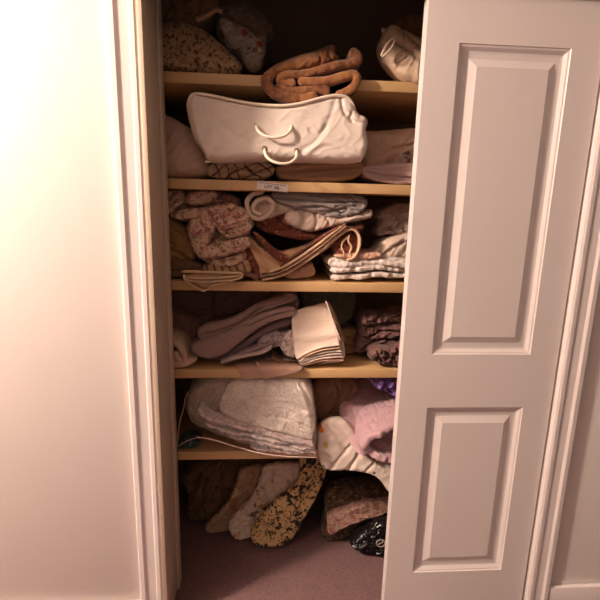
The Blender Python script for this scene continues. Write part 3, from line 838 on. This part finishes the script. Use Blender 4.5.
lay = [[(262, 280), (280, 277), (300, 266), (322, 250), (338, 237), (348, 229), (357, 230), (361, 240), (359, 251), (353, 259), (347, 260)],
       [(264, 277), (282, 272), (302, 260), (322, 245), (338, 233), (349, 227), (356, 229)],
       [(268, 274), (284, 267), (304, 255), (324, 240), (338, 229), (346, 226)],
       [(280, 267), (304, 250), (324, 236), (340, 227)],
       [(350, 235), (348, 241), (353, 247), (349, 253), (352, 258)],
       [(336, 256), (342, 258), (345, 253), (341, 247), (344, 240), (350, 236)]]
lm = [M_crm, M_curb, M_crm, M_curb, M_crm, M_crm]
for i, (pts, mm) in enumerate(zip(lay, lm)):
    ribbon('fold', pts, .0085 if i in (0, 2) else .006, -.002+.0015*i, .20, mm, parent=t, seed=94+i, wob=.0012, edge=.003)
cloth('curl_core', [(334, 244), (344, 235), (350, 231), (358, 236), (358, 250), (352, 257), (340, 258), (334, 252)], .008, .16, M_curb, parent=t, F=.01, R=.012, seed=130)
for i, off in enumerate((1.8, 3.8, 5.8)):
    ribbon('fold_edge', [(a-.3*off, b-off*.9) for a, b in lay[0][:6]], .0028, -.006, .05, (M_curb, M_crm, M_curb)[i], parent=t, seed=120+i, wob=.0008, edge=.002)
M_pk = fabric('pink_cotton', (214, 172, 148), (), wr=40, wr_s=.6)
cloth('pillowcase', [(284, 272), (298, 268), (312, 262), (316, 270), (315, 276), (304, 279), (292, 280), (284, 278)], .03, .18, M_pk,
      'pink crumpled pillowcase corner under the fanned curtain', 'pillowcase', F=.02, R=.015, seed=101, rest=z, wr=(.005, .02, -40, 2))
# crinkled white sheets
M_crk = fabric('crinkled_white', (234, 220, 212), (('n', (214, 198, 190), 60, .6, .1),), wr=60, wr_s=.9)
def crinkle(pts, label, s, yy, th, rs=None):
    return ribbon('crinkled_sheet', pts, th, yy, .26, M_crk, label, 'sheet', 'crinkled white sheets', seed=s, wob=.003, edge=.012, puff=.3, puff_l=.04, pinch=.25, rest=rs)
crinkle([(332, 277), (345, 274), (360, 275), (376, 272), (392, 274), (408, 273), (430, 274)], 'crinkled white sheet, lowest of the stack at the right', 111, .012, .021, z)
crinkle([(331, 271), (346, 270), (362, 269), (378, 267), (392, 269), (410, 270), (430, 270)], 'crinkled white sheet, middle of the stack at the right', 112, .006, .021)
crinkle([(331, 259), (330, 265), (345, 265), (362, 264), (380, 262), (396, 264), (412, 266), (430, 265)], 'crinkled white sheet, second from the top of the stack at the right', 113, .004, .021)
cloth('crinkled_sheet', [(329, 259), (332, 256), (350, 257), (366, 255), (384, 256), (400, 258), (430, 262), (430, 268), (400, 266), (380, 265), (350, 267), (334, 270), (330, 266)], .010, .24, M_crk,
      'smooth fronted white sheet, topmost of the crinkled stack at the right', 'sheet', 'crinkled white sheets', F=.015, R=.014, seed=114, wr=(.003, .03, 0, 2))
cloth('pillowcase', [(334, 254), (350, 252), (368, 253), (382, 252), (384, 258), (366, 260), (345, 258), (335, 258)], .004, .20, M_pk,
      'thin pink beige cloth laid on top of the crinkled white stack', 'pillowcase', F=.01, R=.010, seed=115, wr=(.003, .015, 0, 2))
M_dim = fabric('grey_white_sheet', (204, 186, 178), (), wr=24, wr_s=.5)
cloth('bed_sheet', [(384, 222), (378, 214), (392, 206), (402, 203), (430, 203), (450, 206), (450, 246), (430, 244), (412, 240), (398, 240), (392, 234), (380, 238), (378, 230)], .10, .24, M_dim,
      'grey white sheet heaped in the shadow at the right end', 'sheet', F=.04, R=.04, auto=7, aang=45, astep=0.01, seed=116, wr=(.010, .045, 40, 1.8), tilt=.2,
      creases=[([(380, 230), (390, 226), (396, 232), (400, 238)], .012, .004, .010), ([(404, 206), (398, 216), (404, 230)], .012, .006)])
cloth('pillowcase', [(374, 256), (380, 248), (388, 240), (400, 236), (412, 234), (430, 236), (440, 250), (430, 258), (410, 260), (390, 260)], .04, .20, M_greyw,
      'cream pillowcase lying above the crinkled white stack at the far right', 'pillowcase', F=.04, R=.03, auto=4, aang=35, astep=0.006, seed=117, wr=(.004, .04, 30, 2),
      creases=[([(378, 256), (384, 248), (386, 240)], .014, .004), ([(386, 252), (398, 244), (412, 240)], .010, .005, .006)])

# ================================================================== SHELF D
z = SH['D']
M_dk1 = fabric('dark_mauve_cloth', (142, 110, 100), (), wr=14, wr_s=.4)
cloth('blanket', [(150, 296), (175, 292), (200, 294), (230, 292), (262, 291), (290, 293), (300, 300), (296, 330), (270, 350), (230, 358), (190, 360), (168, 352), (150, 350)], .16, .24, M_dk1,
      'large dark brown blanket filling the back left behind the mauve sheet', 'blanket', F=.05, R=.06, auto=4, aang=15, astep=0.01, seed=131, wr=(.008, .09, 10, 2), rest=z,
      creases=[([(214, 294), (212, 315), (216, 330)], .012, .008, .01), ([(214, 326), (235, 322), (260, 314)], .012, .006, .01)])
M_mv = fabric('mauve_grey_sheet', (158, 130, 124), (), wr=16, wr_s=.35)
M_mv2 = fabric('lilac_grey_sheet', (160, 134, 134), (), wr=16, wr_s=.35)
cloth('bed_sheet', [(172, 310), (190, 318), (200, 322), (198, 332), (194, 342), (200, 352), (190, 358), (176, 350), (166, 345), (150, 345), (150, 308)], .10, .06, M_dk1,
      'dark brown sheet slumped at the left beside the mauve sheet', 'sheet', F=.03, R=.03, seed=132, wr=(.006, .05, 80, 2))
t = thing('bed_sheet', p3(235, 366, .08), 'lilac grey sheet, lower of the draped pair, sweeping up to the right', 'sheet', 'draped mauve sheets')
cloth('sheet_body', [(186, 352), (192, 344), (210, 338), (230, 326), (250, 314), (268, 304), (290, 294), (300, 302), (298, 318), (292, 332), (274, 342), (262, 352), (240, 361), (215, 367), (198, 362)], .075, .12, M_mv2, parent=t,
      F=.015, R=.02, auto=3, aang=30, astep=.006, seed=134, wr=(.003, .035, 28, 4), rest=z)
cloth('sheet_fold', [(215, 360), (240, 344), (262, 328), (282, 319), (294, 318), (293, 325), (274, 330), (256, 341), (240, 352), (224, 362)], .045, .03, M_mv2, parent=t, F=.010, R=.012, seed=411, wr=(.002, .03, 30, 4))
cloth('sheet_fold', [(218, 365), (236, 356), (256, 345), (276, 334), (290, 329), (288, 337), (272, 342), (258, 350), (240, 359), (226, 366)], .052, .03, M_mv2, parent=t, F=.010, R=.012, auto=2, aang=28, astep=.004, seed=412, wr=(.002, .03, 30, 4))
t = thing('bed_sheet', p3(235, 359, .02), 'mauve brown sheet, upper of the draped pair, rounded at its lower left end', 'sheet', 'draped mauve sheets')
cloth('sheet_fold', [(196, 332), (202, 325), (228, 321), (246, 311), (258, 303), (274, 299), (292, 292), (299, 300), (276, 308), (256, 316), (240, 328), (222, 338), (202, 342), (197, 338)], .028, .045, M_mv, parent=t, F=.014, R=.016, auto=2, aang=30, astep=.005, seed=413, wr=(.003, .04, 28, 4),
      creases=[([(206, 334), (230, 328), (250, 316), (262, 308)], .008, .0035, .006, .02)])
cloth('sheet_fold', [(190, 347), (196, 342), (208, 339), (232, 331), (252, 318), (270, 311), (288, 307), (298, 309), (296, 317), (274, 321), (254, 332), (238, 345), (224, 356), (210, 360), (198, 358), (191, 352)], .004, .05, M_mv, parent=t, F=.014, R=.016, auto=1, aang=30, astep=.004, seed=133, wr=(.0022, .05, 28, 4),
      creases=[([(250, 326), (270, 316), (294, 311)], .006, .003, .004, .02)])
M_crr = fabric('cream_roll', (214, 182, 156), (), wr=20, wr_s=.4)
ribbon('rolled_towel', [(174, 352), (178, 360), (183, 362), (184, 356), (180, 348), (174, 343), (166, 341), (155, 342)], .020, .0, .2, M_crr,
       'cream folded towel curling at the left end near the jamb', 'towel', seed=136, wob=.002)
cloth('folded_cloth', [(150, 364), (172, 362), (184, 364), (198, 364), (194, 370), (186, 374), (172, 375), (150, 375)], .0, .2, M_crr,
      'cream pink cloth lying flat at the far left beneath the curled towel', 'cloth', F=.012, R=.012, seed=137, rest=z, wr=(.003, .03, 20, 2))
M_th = fabric('pale_lilac_sheet', (196, 172, 166), (), wr=24, wr_s=.4)
ribbon('folded_sheet', [(220, 366), (232, 362), (246, 359), (262, 356), (272, 350)], .010, .004, .2, M_th,
       'thin pale lilac folded sheet just above the overhanging pink pieces', 'sheet', seed=138, rest=z+.016)
ribbon('folded_sheet', [(226, 362), (242, 354), (258, 349), (274, 343)], .010, .020, .10, M_mv2,
       'thin lilac folded sheet under the draped mauve sheets', 'sheet', seed=139)
M_pf = fabric('pink_brown_linen', (196, 156, 138), (), wr=24, wr_s=.3)
drape('folded_napkin', [((230, 358), (256, 354)), ((235, 366), (262, 364)), ((239, 372), (264, 371)), ((243, 379.5), (264, 377))], z, .004, M_pf,
      'pink brown folded napkin hanging over the shelf edge, left of the two', 'napkin', 'overhanging pink napkins', seed=141)
drape('folded_napkin', [((250, 356), (282, 356)), ((256, 364), (292, 363)), ((259, 370.5), (303, 368)), ((263, 379.5), (300, 371.5))], z+.006, .004, M_pf,
      'pink brown folded cloth hanging over the shelf edge, right of the two', 'napkin', 'overhanging pink napkins', seed=142, yf=-.012)
drape('folded_napkin', [((262, 352), (300, 352)), ((266, 360), (306, 362))], z+.012, .003, M_th,
      'pale lilac napkin lying flat on the shelf behind the overhanging pink pieces', 'napkin', seed=143)
M_lb = fabric('lilac_cotton', (180, 158, 160), (), wr=40, wr_s=.7)
M_wb = fabric('white_cotton', (226, 206, 198), (), wr=40, wr_s=.7)
cloth('crumpled_cloth', [(258, 344), (264, 336), (276, 334), (288, 336), (290, 344), (280, 348), (268, 350), (259, 350)], .028, .08, M_lb,
      'small crumpled lilac cloth beside the napkin stack', 'cloth', F=.02, R=.02, auto=4, aang=0, astep=0.006, seed=143, wr=(.008, .02, 0, 1))
cloth('crumpled_cloth', [(280, 344), (288, 334), (294, 336), (296, 352), (296, 360), (288, 358), (281, 352)], .010, .08, M_wb,
      'small crumpled white cloth tucked against the left of the napkin stack', 'cloth', F=.02, R=.02, auto=4, aang=60, astep=0.006, seed=144, wr=(.007, .02, 60, 1))
ribbon('folded_cloth', [(272, 358), (280, 364), (296, 366), (312, 365), (326, 361)], .012, .02, .20, M_khaki2,
       'dark brown folded cloth under the napkin stack', 'cloth', seed=145, rest=z, wob=.002)
# napkin stack
M_np = fabric('cream_napkin', (236, 216, 200), (), wr=10, wr_s=.25, var=.05)
t = thing('napkin_stack', p3(320, 366, -.005), 'stack of cream folded napkins leaning upright with a square front', 'napkins')
cloth('front_napkin', [(291, 314), (300, 310), (326, 302), (329, 304), (334, 322), (340, 340), (339, 344), (320, 349), (304, 357), (298, 361), (295, 356), (293, 340)], -.012, .03, M_np, parent=t, F=.006, R=.010, seed=151, round_=1, tilt=.45,
      wr=(.002, .08, 20, 2), creases=[([(293, 338), (315, 336), (338, 333)], -.008, .016)])
for i in range(6):
    o = i*2.6
    ribbon('napkin_fold', [(297+o*.35, 359+o*.55), (305+o*.4, 354+o*.75), (318+o*.4, 348.5+o*.95), (330+o*.35, 346+o*1.1), (340+o*.35, 345+o*1.2)], .0062, -.012+.002*i, .10, (M_np, M_crm, M_np, M_wb, M_np, M_pf)[i], parent=t, seed=152+i, wob=.0012, edge=.004)
for i in range(4):
    o = i*1.5
    ribbon('napkin_edge', [(327+o, 303+o*.8), (331+o, 314+o*.3), (336+o, 328), (341+o, 341)], .0032, -.004+.006*i, .05, (M_np, M_pf, M_crm, M_pf)[i], parent=t, seed=161+i, wob=.001, edge=.003)
cloth('back_napkins', [(294, 318), (328, 306), (338, 326), (345, 344), (346, 362), (330, 364), (305, 366), (297, 358)], .022, .12, M_np, parent=t, F=.01, R=.012, seed=168, tilt=.3, round_=1)
M_gg = fabric('grey_green_cloth', (112, 108, 96), (), wr=14, wr_s=.4)
cloth('blanket', [(298, 294), (320, 292), (345, 292), (356, 296), (358, 312), (354, 328), (344, 338), (330, 336), (300, 330)], .15, .22, M_gg,
      'grey green blanket in the shadow behind the napkin stack', 'blanket', F=.05, R=.05, auto=5, aang=60, astep=0.008, seed=171, wr=(.006, .05, 60, 2), rest=z+.10,
      creases=[([(340, 294), (352, 306), (348, 326)], .010, .005), ([(310, 298), (330, 302), (350, 300)], .010, .006)])
M_tn = fabric('tan_cloth', (168, 130, 92), (), wr=24, wr_s=.4)
cloth('folded_cloth', [(332, 334), (350, 332), (362, 336), (362, 350), (356, 358), (340, 360), (330, 358)], .13, .2, M_tn,
      'tan folded cloth behind and to the right of the napkin stack', 'cloth', F=.02, R=.015, auto=3, aang=0, astep=0.005, seed=173, rest=z,
      creases=[([(335, 342), (350, 341), (362, 343)], .008, .003, .005), ([(335, 350), (350, 349), (362, 351)], .008, .003, .005)])
# dark satin heap
M_sat = fabric('plum_velvet', (122, 86, 80), (('n', (84, 62, 60), 40, .55, .1),), wr=30, wr_s=.6, rough=.6, sheen=.15)
cloth('velvet_curtain', [(362, 326), (366, 319), (374, 318), (384, 322), (400, 318), (430, 318), (440, 340), (430, 366), (400, 366), (384, 360), (372, 356), (358, 362), (356, 354), (362, 344)], .05, .22, M_sat,
      'dark plum velvet curtain crumpled in folds at the right end', 'curtain', F=.035, R=.02, auto=8, aang=10, astep=0.012, seed=175, wr=(.010, .03, 10, 2.5), rest=z+.004,
      creases=[([(364, 331), (376, 333), (390, 328), (412, 334)], .014, .004, .012, .02), ([(360, 344), (374, 340), (388, 336), (412, 340)], .014, .004, .012, .02), ([(358, 358), (372, 348), (388, 344), (412, 350)], .014, .004, .012, .02),
               ([(370, 320), (366, 326), (374, 329), (378, 324)], .012, .004), ([(372, 356), (386, 352), (404, 354)], .01, .004, .008)])
cloth('velvet_curtain', [(370, 358), (378, 354), (390, 356), (402, 352), (430, 354), (430, 374), (400, 373), (388, 373), (378, 370), (371, 367)], -.010, .16, M_sat,
      'plum velvet piece spilling forward at the shelf edge, right end', 'curtain', F=.025, R=.02, auto=6, aang=50, astep=0.012, seed=177, wr=(.010, .025, 60, 2), rest=z,
      creases=[([(378, 358), (380, 366), (388, 370)], .012, .004, .008), ([(386, 358), (392, 364), (400, 370)], .012, .004)])

# ================================================================== SHELF E
z = SH['E']
M_lc = fabric('lace_blanket', (250, 234, 220), (('v', (180, 156, 144), 170, 1.02, .05), ('n', (200, 178, 166), 20, .6, .1)), wr=16, wr_s=.5)
M_lc2 = fabric('pink_lace_trim', (232, 208, 204), (('n', (186, 156, 152), 70, .55, .05),), wr=30, wr_s=.7)
M_film2 = film_mat('clear_bag_film', .11, tint=(250, 242, 236), bump_scale=26, bs=1.0)
t = thing('bagged_blanket', p3(260, 456, .0), 'big clear plastic bag with a white dotted blanket folded inside', 'bagged blanket')
cloth('dotted_blanket', [(216, 412), (222, 396), (232, 384), (250, 380), (280, 380), (304, 382), (312, 392), (315, 410), (316, 430), (314, 444), (296, 440), (272, 434), (248, 428), (228, 422)], -.052, .32, M_lc, parent=t, F=.04, R=.045, auto=3, aang=-30, astep=0.004, seed=181, wr=(.005, .07, -30, 2),
      creases=[([(232, 384), (224, 402), (216, 414)], .010, .008), ([(250, 424), (268, 416), (290, 420), (312, 430)], .006, .006), ([(300, 384), (310, 400), (314, 420)], .006, .006)])
for i, (pts, th) in enumerate([([(198, 410), (206, 418), (222, 424), (246, 430), (272, 437), (296, 443), (314, 447)], .013),
                               ([(206, 424), (222, 430), (246, 436), (272, 442), (296, 447), (312, 450)], .011),
                               ([(220, 433), (244, 440), (268, 446), (294, 451), (316, 453)], .012),
                               ([(250, 448), (270, 452), (296, 454), (316, 456)], .010)]):
    ribbon('lace_layer', pts, th, -.062+.003*i, .28, M_lc2, parent=t, hang=z, seed=183+i, wob=.0035, edge=.012, puff=.3, pinch=.5)
cloth('beige_blanket', [(186, 400), (194, 390), (206, 382), (224, 381), (228, 392), (220, 410), (214, 420), (202, 424), (190, 420)], -.02, .24, fabric('dim_beige', (166, 138, 116), ()), parent=t, F=.03, R=.03, seed=188, wr=(.006, .04, 60, 2))
cloth('plastic_film', [(184, 402), (190, 388), (204, 382), (240, 381), (280, 381), (304, 382), (313, 390), (317, 412), (318, 440), (316, 457), (290, 457), (262, 454), (236, 446), (210, 436), (192, 428), (185, 416)], -.088, .39, M_film2, parent=t, hang=z, F=.045, R=.04, auto=8, aang=-35, astep=0.006, seed=189, wr=(.011, .03, -35, 2.2), round_=1,
      creases=[([(232, 382), (224, 400), (214, 416)], -.008, .005), ([(196, 392), (192, 402), (200, 414), (216, 424), (250, 434)], -.006, .004), ([(300, 384), (308, 410), (312, 440)], -.007, .004), ([(270, 384), (280, 396), (286, 404)], -.007, .005), ([(250, 386), (262, 400)], -.006, .004)])
tube('bag_edge', [p3(a, b, yy) for a, b, yy in ((197, 437, -.06), (215, 440, -.075), (236, 447, -.085), (262, 454, -.086), (290, 457, -.086), (317, 457.5, -.07))], .0018, fabric('bag_hem', (236, 214, 204), (), rough=.3), t, n=6)
M_wire = paint('beige_wire', (206, 176, 150), .4)
wr_ = tube('loose_cord', [p3(a, b, yy) for a, b, yy in ((188, 392, .02), (185, 398, -.004), (184, 408, -.015), (180, 420, -.02), (178, 434, -.02), (176.5, 448, -.016), (184, 442, -.022), (192, 439, -.02), (198, 437.5, -.016), (212, 438, -.02))], .0015, M_wire, n=6)
tagit(wr_, 'thin beige cord dangling beside the plastic bag at the left', 'cord')
M_teal = fabric('teal_cloth', (52, 74, 72), (('n', (96, 124, 118), 40, .6, .05),), rough=.4)
cloth('crumpled_cloth', [(178, 450), (184, 446), (194, 446), (200, 450), (198, 457), (186, 458), (178, 458)], .012, .06, M_teal,
      'small dark teal crumpled wrapper at the lower shelf left corner', 'wrapper', F=.015, R=.015, seed=191, rest=z, wr=(.006, .02, 0, 1))
M_tp = fabric('taupe_brown', (146, 112, 90), (), wr=20, wr_s=.4)
cloth('blanket', [(316, 380), (335, 379), (356, 380), (362, 392), (350, 404), (344, 416), (332, 424), (318, 426), (312, 400)], .10, .14, M_tp,
      'taupe brown blanket hanging between the plastic bag and the lilac quilt', 'blanket', F=.04, R=.035, auto=6, aang=60, astep=0.005, seed=193, wr=(.004, .05, 60, 2.5),
      creases=[([(334, 384), (340, 398), (332, 414)], .012, .005), ([(350, 384), (350, 396), (340, 410)], .010, .005)])
M_vio = fabric('violet_cloth', (128, 96, 160), (), wr=24, wr_s=.5)
cloth('crumpled_cloth', [(370, 381), (384, 378), (410, 378), (412, 396), (398, 400), (388, 396), (376, 390)], .005, .12, M_vio,
      'violet cloth on top of the lilac quilted roll at right', 'cloth', F=.03, R=.03, auto=5, aang=40, astep=0.01, seed=195, wr=(.008, .035, 60, 1.5),
      creases=[([(386, 380), (388, 390), (396, 398)], .012, .005)])
M_ql = fabric('lilac_quilt', (202, 164, 170), (), wr=30, wr_s=.5, rough=.6, sheen=.4)
t = thing('quilt_roll', p3(375, 468, -.04), 'lilac pink quilted comforter rolled up, jutting out at the lower right', 'quilt')
ribbon('rolled_end', [(430, 419), (402, 426), (386, 431), (372, 437), (364, 445), (369, 454), (384, 460), (402, 463), (430, 464)], .030, -.088, .30, M_ql, parent=t, seed=197, wob=.003, edge=.012, puff=.35, puff_l=.06, pinch=.5)
cloth('quilt_side', [(339, 414), (343, 404), (350, 392), (362, 380), (380, 376), (440, 374), (440, 414), (404, 422), (386, 427), (372, 432), (363, 440), (363, 450), (368, 458), (360, 458), (351, 446), (344, 430)], -.080, .11, M_ql, parent=t, F=.025, R=.04, seed=199, wr=(.004, .07, 0, 2), tilt=1.9,
      creases=[([(366, 402), (376, 416), (382, 424)], .006, .003), ([(377, 400), (388, 414), (392, 419)], .006, .003), ([(388, 398), (400, 411), (406, 414)], .006, .003), ([(352, 410), (360, 426), (364, 436)], .004, .003)])
cloth('quilt_core', [(360, 436), (376, 430), (400, 426), (425, 422), (425, 460), (400, 459), (384, 456), (366, 456), (360, 446)], -.052, .26, M_ql, parent=t, F=.02, R=.025, seed=200, wr=(.006, .03, 0, 2))
M_wq = fabric('white_embroidered', (238, 222, 208), (('p', (224, 128, 44), p3(323, 437, -.05), .003-.006, .001), ('p', (196, 84, 40), p3(321, 434, -.05), .000, .001), ('p', (216, 190, 110), p3(327, 451, -.05), -.003, .001), ('p', (90, 80, 66), p3(324, 468, -.04), .003, .001), ('p', (90, 80, 66), p3(375, 474, -.04), .003, .001)), wr=22, wr_s=.4)
cloth('embroidered_quilt', [(319, 426), (328, 420), (344, 419), (354, 430), (364, 454), (380, 466), (410, 472), (430, 486), (426, 506), (396, 500), (388, 493), (380, 480), (366, 474), (346, 472), (330, 473), (321, 468), (318, 452), (318, 436)], -.058, .044, M_wq,
      'white quilt with orange embroidered flowers hanging off the lowest shelf', 'quilt', F=.018, R=.03, auto=3, aang=60, astep=.005, seed=203, wr=(.0022, .08, 50, 2), round_=2, rest=None,
      creases=[([(330, 470), (340, 458), (350, 446)], .010, .006), ([(350, 470), (356, 458), (360, 450)], .008, .005), ([(318, 452), (328, 456), (334, 468)], .008, .005), ([(328, 426), (340, 440), (346, 452)], .006, .008), ([(366, 472), (374, 464)], .007, .005)])
cloth('cream_sheet', [(316, 416), (330, 414), (344, 412), (352, 416), (360, 440), (372, 452), (350, 458), (320, 452), (316, 430)], .125, .16, fabric('cream_sheet', (222, 188, 158), ()),
      'cream sheet on the lowest shelf behind the embroidered quilt', 'sheet', F=.03, R=.03, seed=205, rest=z, wr=(.005, .05, 40, 2))

# ================================================================== CLOSET FLOOR
def onfloor(x, y):
    a = np.array(p3(x, y, 0)); b = np.array(p3(x, y, .3)); t_ = a[2]/(a[2]-b[2]); return a+(b-a)*t_
M_f1 = fabric('brown_curtain', (132, 104, 78), (('n', (104, 76, 54), 14, .55, .1),), wr=14, wr_s=.5, stretch=(1, 1, .3))
M_f2 = fabric('orange_flower_cotton', (238, 216, 200), (('n', (196, 126, 50), 15, .60, .035), ('n', (120, 100, 66), 24, .63, .03)), wr=18, wr_s=.5)
M_f2b = fabric('tan_edged_cloth', (186, 154, 128), (('n', (150, 112, 66), 12, .56, .05), ('n', (206, 180, 158), 20, .6, .05)), wr=18, wr_s=.4)
M_f3 = fabric('toile_cotton', (226, 190, 138), (('n', (52, 46, 38), 34, .55, .03), ('n', (60, 52, 44), 90, .57, .03)), wr=18, wr_s=.3)
M_f4 = fabric('charcoal_cloth', (62, 52, 46), (), wr=14, wr_s=.5)
M_f5 = fabric('tapestry', (104, 82, 64), (('n', (66, 48, 38), 34, .52, .05), ('n', (142, 114, 88), 50, .60, .04)), wr=30, wr_s=.6)
M_f5b = fabric('tapestry_border', (186, 150, 134), (('n', (150, 96, 84), 55, .54, .05), ('n', (122, 102, 84), 70, .6, .04)), wr=30, wr_s=.6)
y1 = .22
cloth('curtain', [(176, 470), (190, 458), (215, 452), (250, 450), (275, 452), (272, 476), (250, 500), (228, 512), (208, 516), (190, 515), (184, 508), (188, 490)], y1, .22, M_f1,
      'dull brown curtain bundled on the closet floor at the far left', 'curtain', F=.05, R=.04, auto=9, aang=60, astep=0.012, seed=211, rest=0, wr=(.010, .035, 60, 3),
      creases=[([(206, 470), (200, 490), (206, 512)], .012, .006, .008), ([(222, 464), (212, 486), (204, 504)], .012, .006), ([(236, 462), (230, 484), (214, 506)], .010, .006)])
cloth('floral_curtain', [(240, 450), (282, 450), (286, 470), (276, 490), (260, 506), (244, 513), (224, 516), (206, 518), (203, 511), (216, 500), (228, 486), (236, 468)], y1-.05, .035, M_f2b,
      'narrow pinkish folded cloth with tan edges slanting beside the brown curtain', 'curtain', F=.012, R=.014, auto=4, aang=50, astep=0.006, seed=213, rest=0.004, wr=(.004, .03, 50, 3),
      creases=[([(254, 458), (246, 480), (226, 500), (210, 512)], .010, .004, .008), ([(260, 462), (254, 482), (236, 500)], .008, .004)])
cloth('floral_cover', [(264, 450), (312, 450), (316, 462), (308, 484), (294, 502), (282, 512), (266, 519), (250, 525), (236, 529), (229, 520), (228, 508), (238, 498), (252, 486), (260, 470)], y1-.09, .035, M_f2,
      'off white cover with orange flowers tumbling towards the closet floor', 'bed cover', F=.014, R=.02, auto=6, aang=45, astep=0.008, seed=215, rest=0.0, wr=(.006, .045, 50, 2),
      creases=[([(262, 474), (270, 492), (264, 510)], .012, .006, .008), ([(250, 494), (258, 508), (256, 518)], .008, .006), ([(272, 456), (270, 474), (286, 492)], .008, .006)])
t = thing('toile_cover', p3(272, 548, .08), 'cream cover with black toile print, rounded end resting on the carpet', 'bed cover')
cloth('cover_body', [(298, 450), (322, 454), (328, 466), (324, 482), (316, 500), (306, 518), (296, 530), (280, 530), (262, 524), (258, 518), (270, 506), (288, 494), (302, 478)], y1-.135, .04, M_f3, parent=t, F=.012, R=.018, auto=3, aang=50, astep=.008, seed=217, wr=(.003, .05, 50, 2), tilt=.3,
      creases=[([(322, 470), (308, 490), (298, 514)], .010, .004, .006)])
cloth('cover_fold', [(251, 530), (258, 521), (270, 518), (284, 520), (298, 520), (302, 526), (294, 538), (286, 546), (272, 549), (258, 548), (250, 540)], y1-.138, .045, M_f3, parent=t, F=.02, R=.024, auto=2, aang=0, astep=.008, seed=218, wr=(.003, .05, 0, 2), rest=0)
cloth('blanket', [(318, 462), (345, 466), (375, 466), (398, 472), (402, 500), (392, 512), (372, 515), (340, 516), (322, 522), (308, 520), (304, 506), (314, 486)], y1+.02, .2, M_f4,
      'charcoal dark blanket heaped behind the tapestry cushion', 'blanket', F=.05, R=.05, auto=5, aang=-10, astep=0.01, seed=219, rest=0.0, wr=(.008, .06, -15, 3),
      creases=[([(325, 480), (350, 480), (390, 490)], .014, .006, .012), ([(312, 506), (330, 494), (352, 492)], .012, .006, .01)])
t = thing('tapestry_cushion', tuple(onfloor(345, 550)), 'brown tapestry cushion with a pink patterned border, on the carpet', 'cushion')
cloth('cushion_cover', [(328, 500), (340, 494), (362, 492), (390, 494), (402, 500), (402, 516), (385, 528), (370, 534), (352, 544), (336, 550), (325, 550), (321, 543), (326, 530), (325, 512)], .10, .16, M_f5, parent=t, F=.035, R=.03, auto=4, aang=-12, astep=0.006, seed=221, rest=0.002, wr=(.004, .05, -15, 2),
      creases=[([(330, 526), (350, 522), (366, 514), (392, 512)], .010, .004)])
cloth('pink_border', [(327, 524), (346, 519), (364, 513), (380, 511), (398, 508), (398, 518), (376, 526), (356, 532), (342, 538), (329, 546), (327, 536)], .078, .05, M_f5b, parent=t, F=.012, R=.012, seed=223, wr=(.003, .03, -15, 2), rest=.06)
M_blk = fabric('black_vinyl', (26, 24, 26), (), rough=.22, wr=22, wr_s=.9, wr_d=.006, weave_s=0, sheen=0, coat=.6)
M_sil = fabric('silver_print', (190, 176, 168), (), rough=.35, wr=30, wr_s=.2, sheen=0)
t = thing('vinyl_bag', tuple(onfloor(370, 560)), 'shiny black plastic bag with a pale swirl emblem, at the door edge', 'bag')
cloth('bag_body', [(350, 555), (356, 547), (368, 540), (380, 529), (400, 524), (420, 530), (424, 556), (400, 564), (380, 563), (362, 561), (354, 558)], .02, .075, M_blk, parent=t, F=.03, R=.03, auto=6, aang=10, astep=0.008, seed=225, rest=0.0, wr=(.008, .03, 10, 2), tilt=.3)
c0 = np.array(p3(381, 544, .018)); c0[1] = .022
ring = [c0+np.array([.016*cos(a), .004*sin(a), .012*sin(a)]) for a in np.linspace(0, 2*pi, 21)[:-1]]
em = tube('emblem', ring, .0022, M_sil, t, closed=True, n=6)
tube('emblem_swirl', [c0+np.array(v) for v in ((-.008, .0, -.007), (-.002, -.001, .002), (.004, 0, -.002), (.009, .002, .006))], .002, M_sil, em, n=6)
for o in COL.objects:
    if '_w' in o: del o['_w']
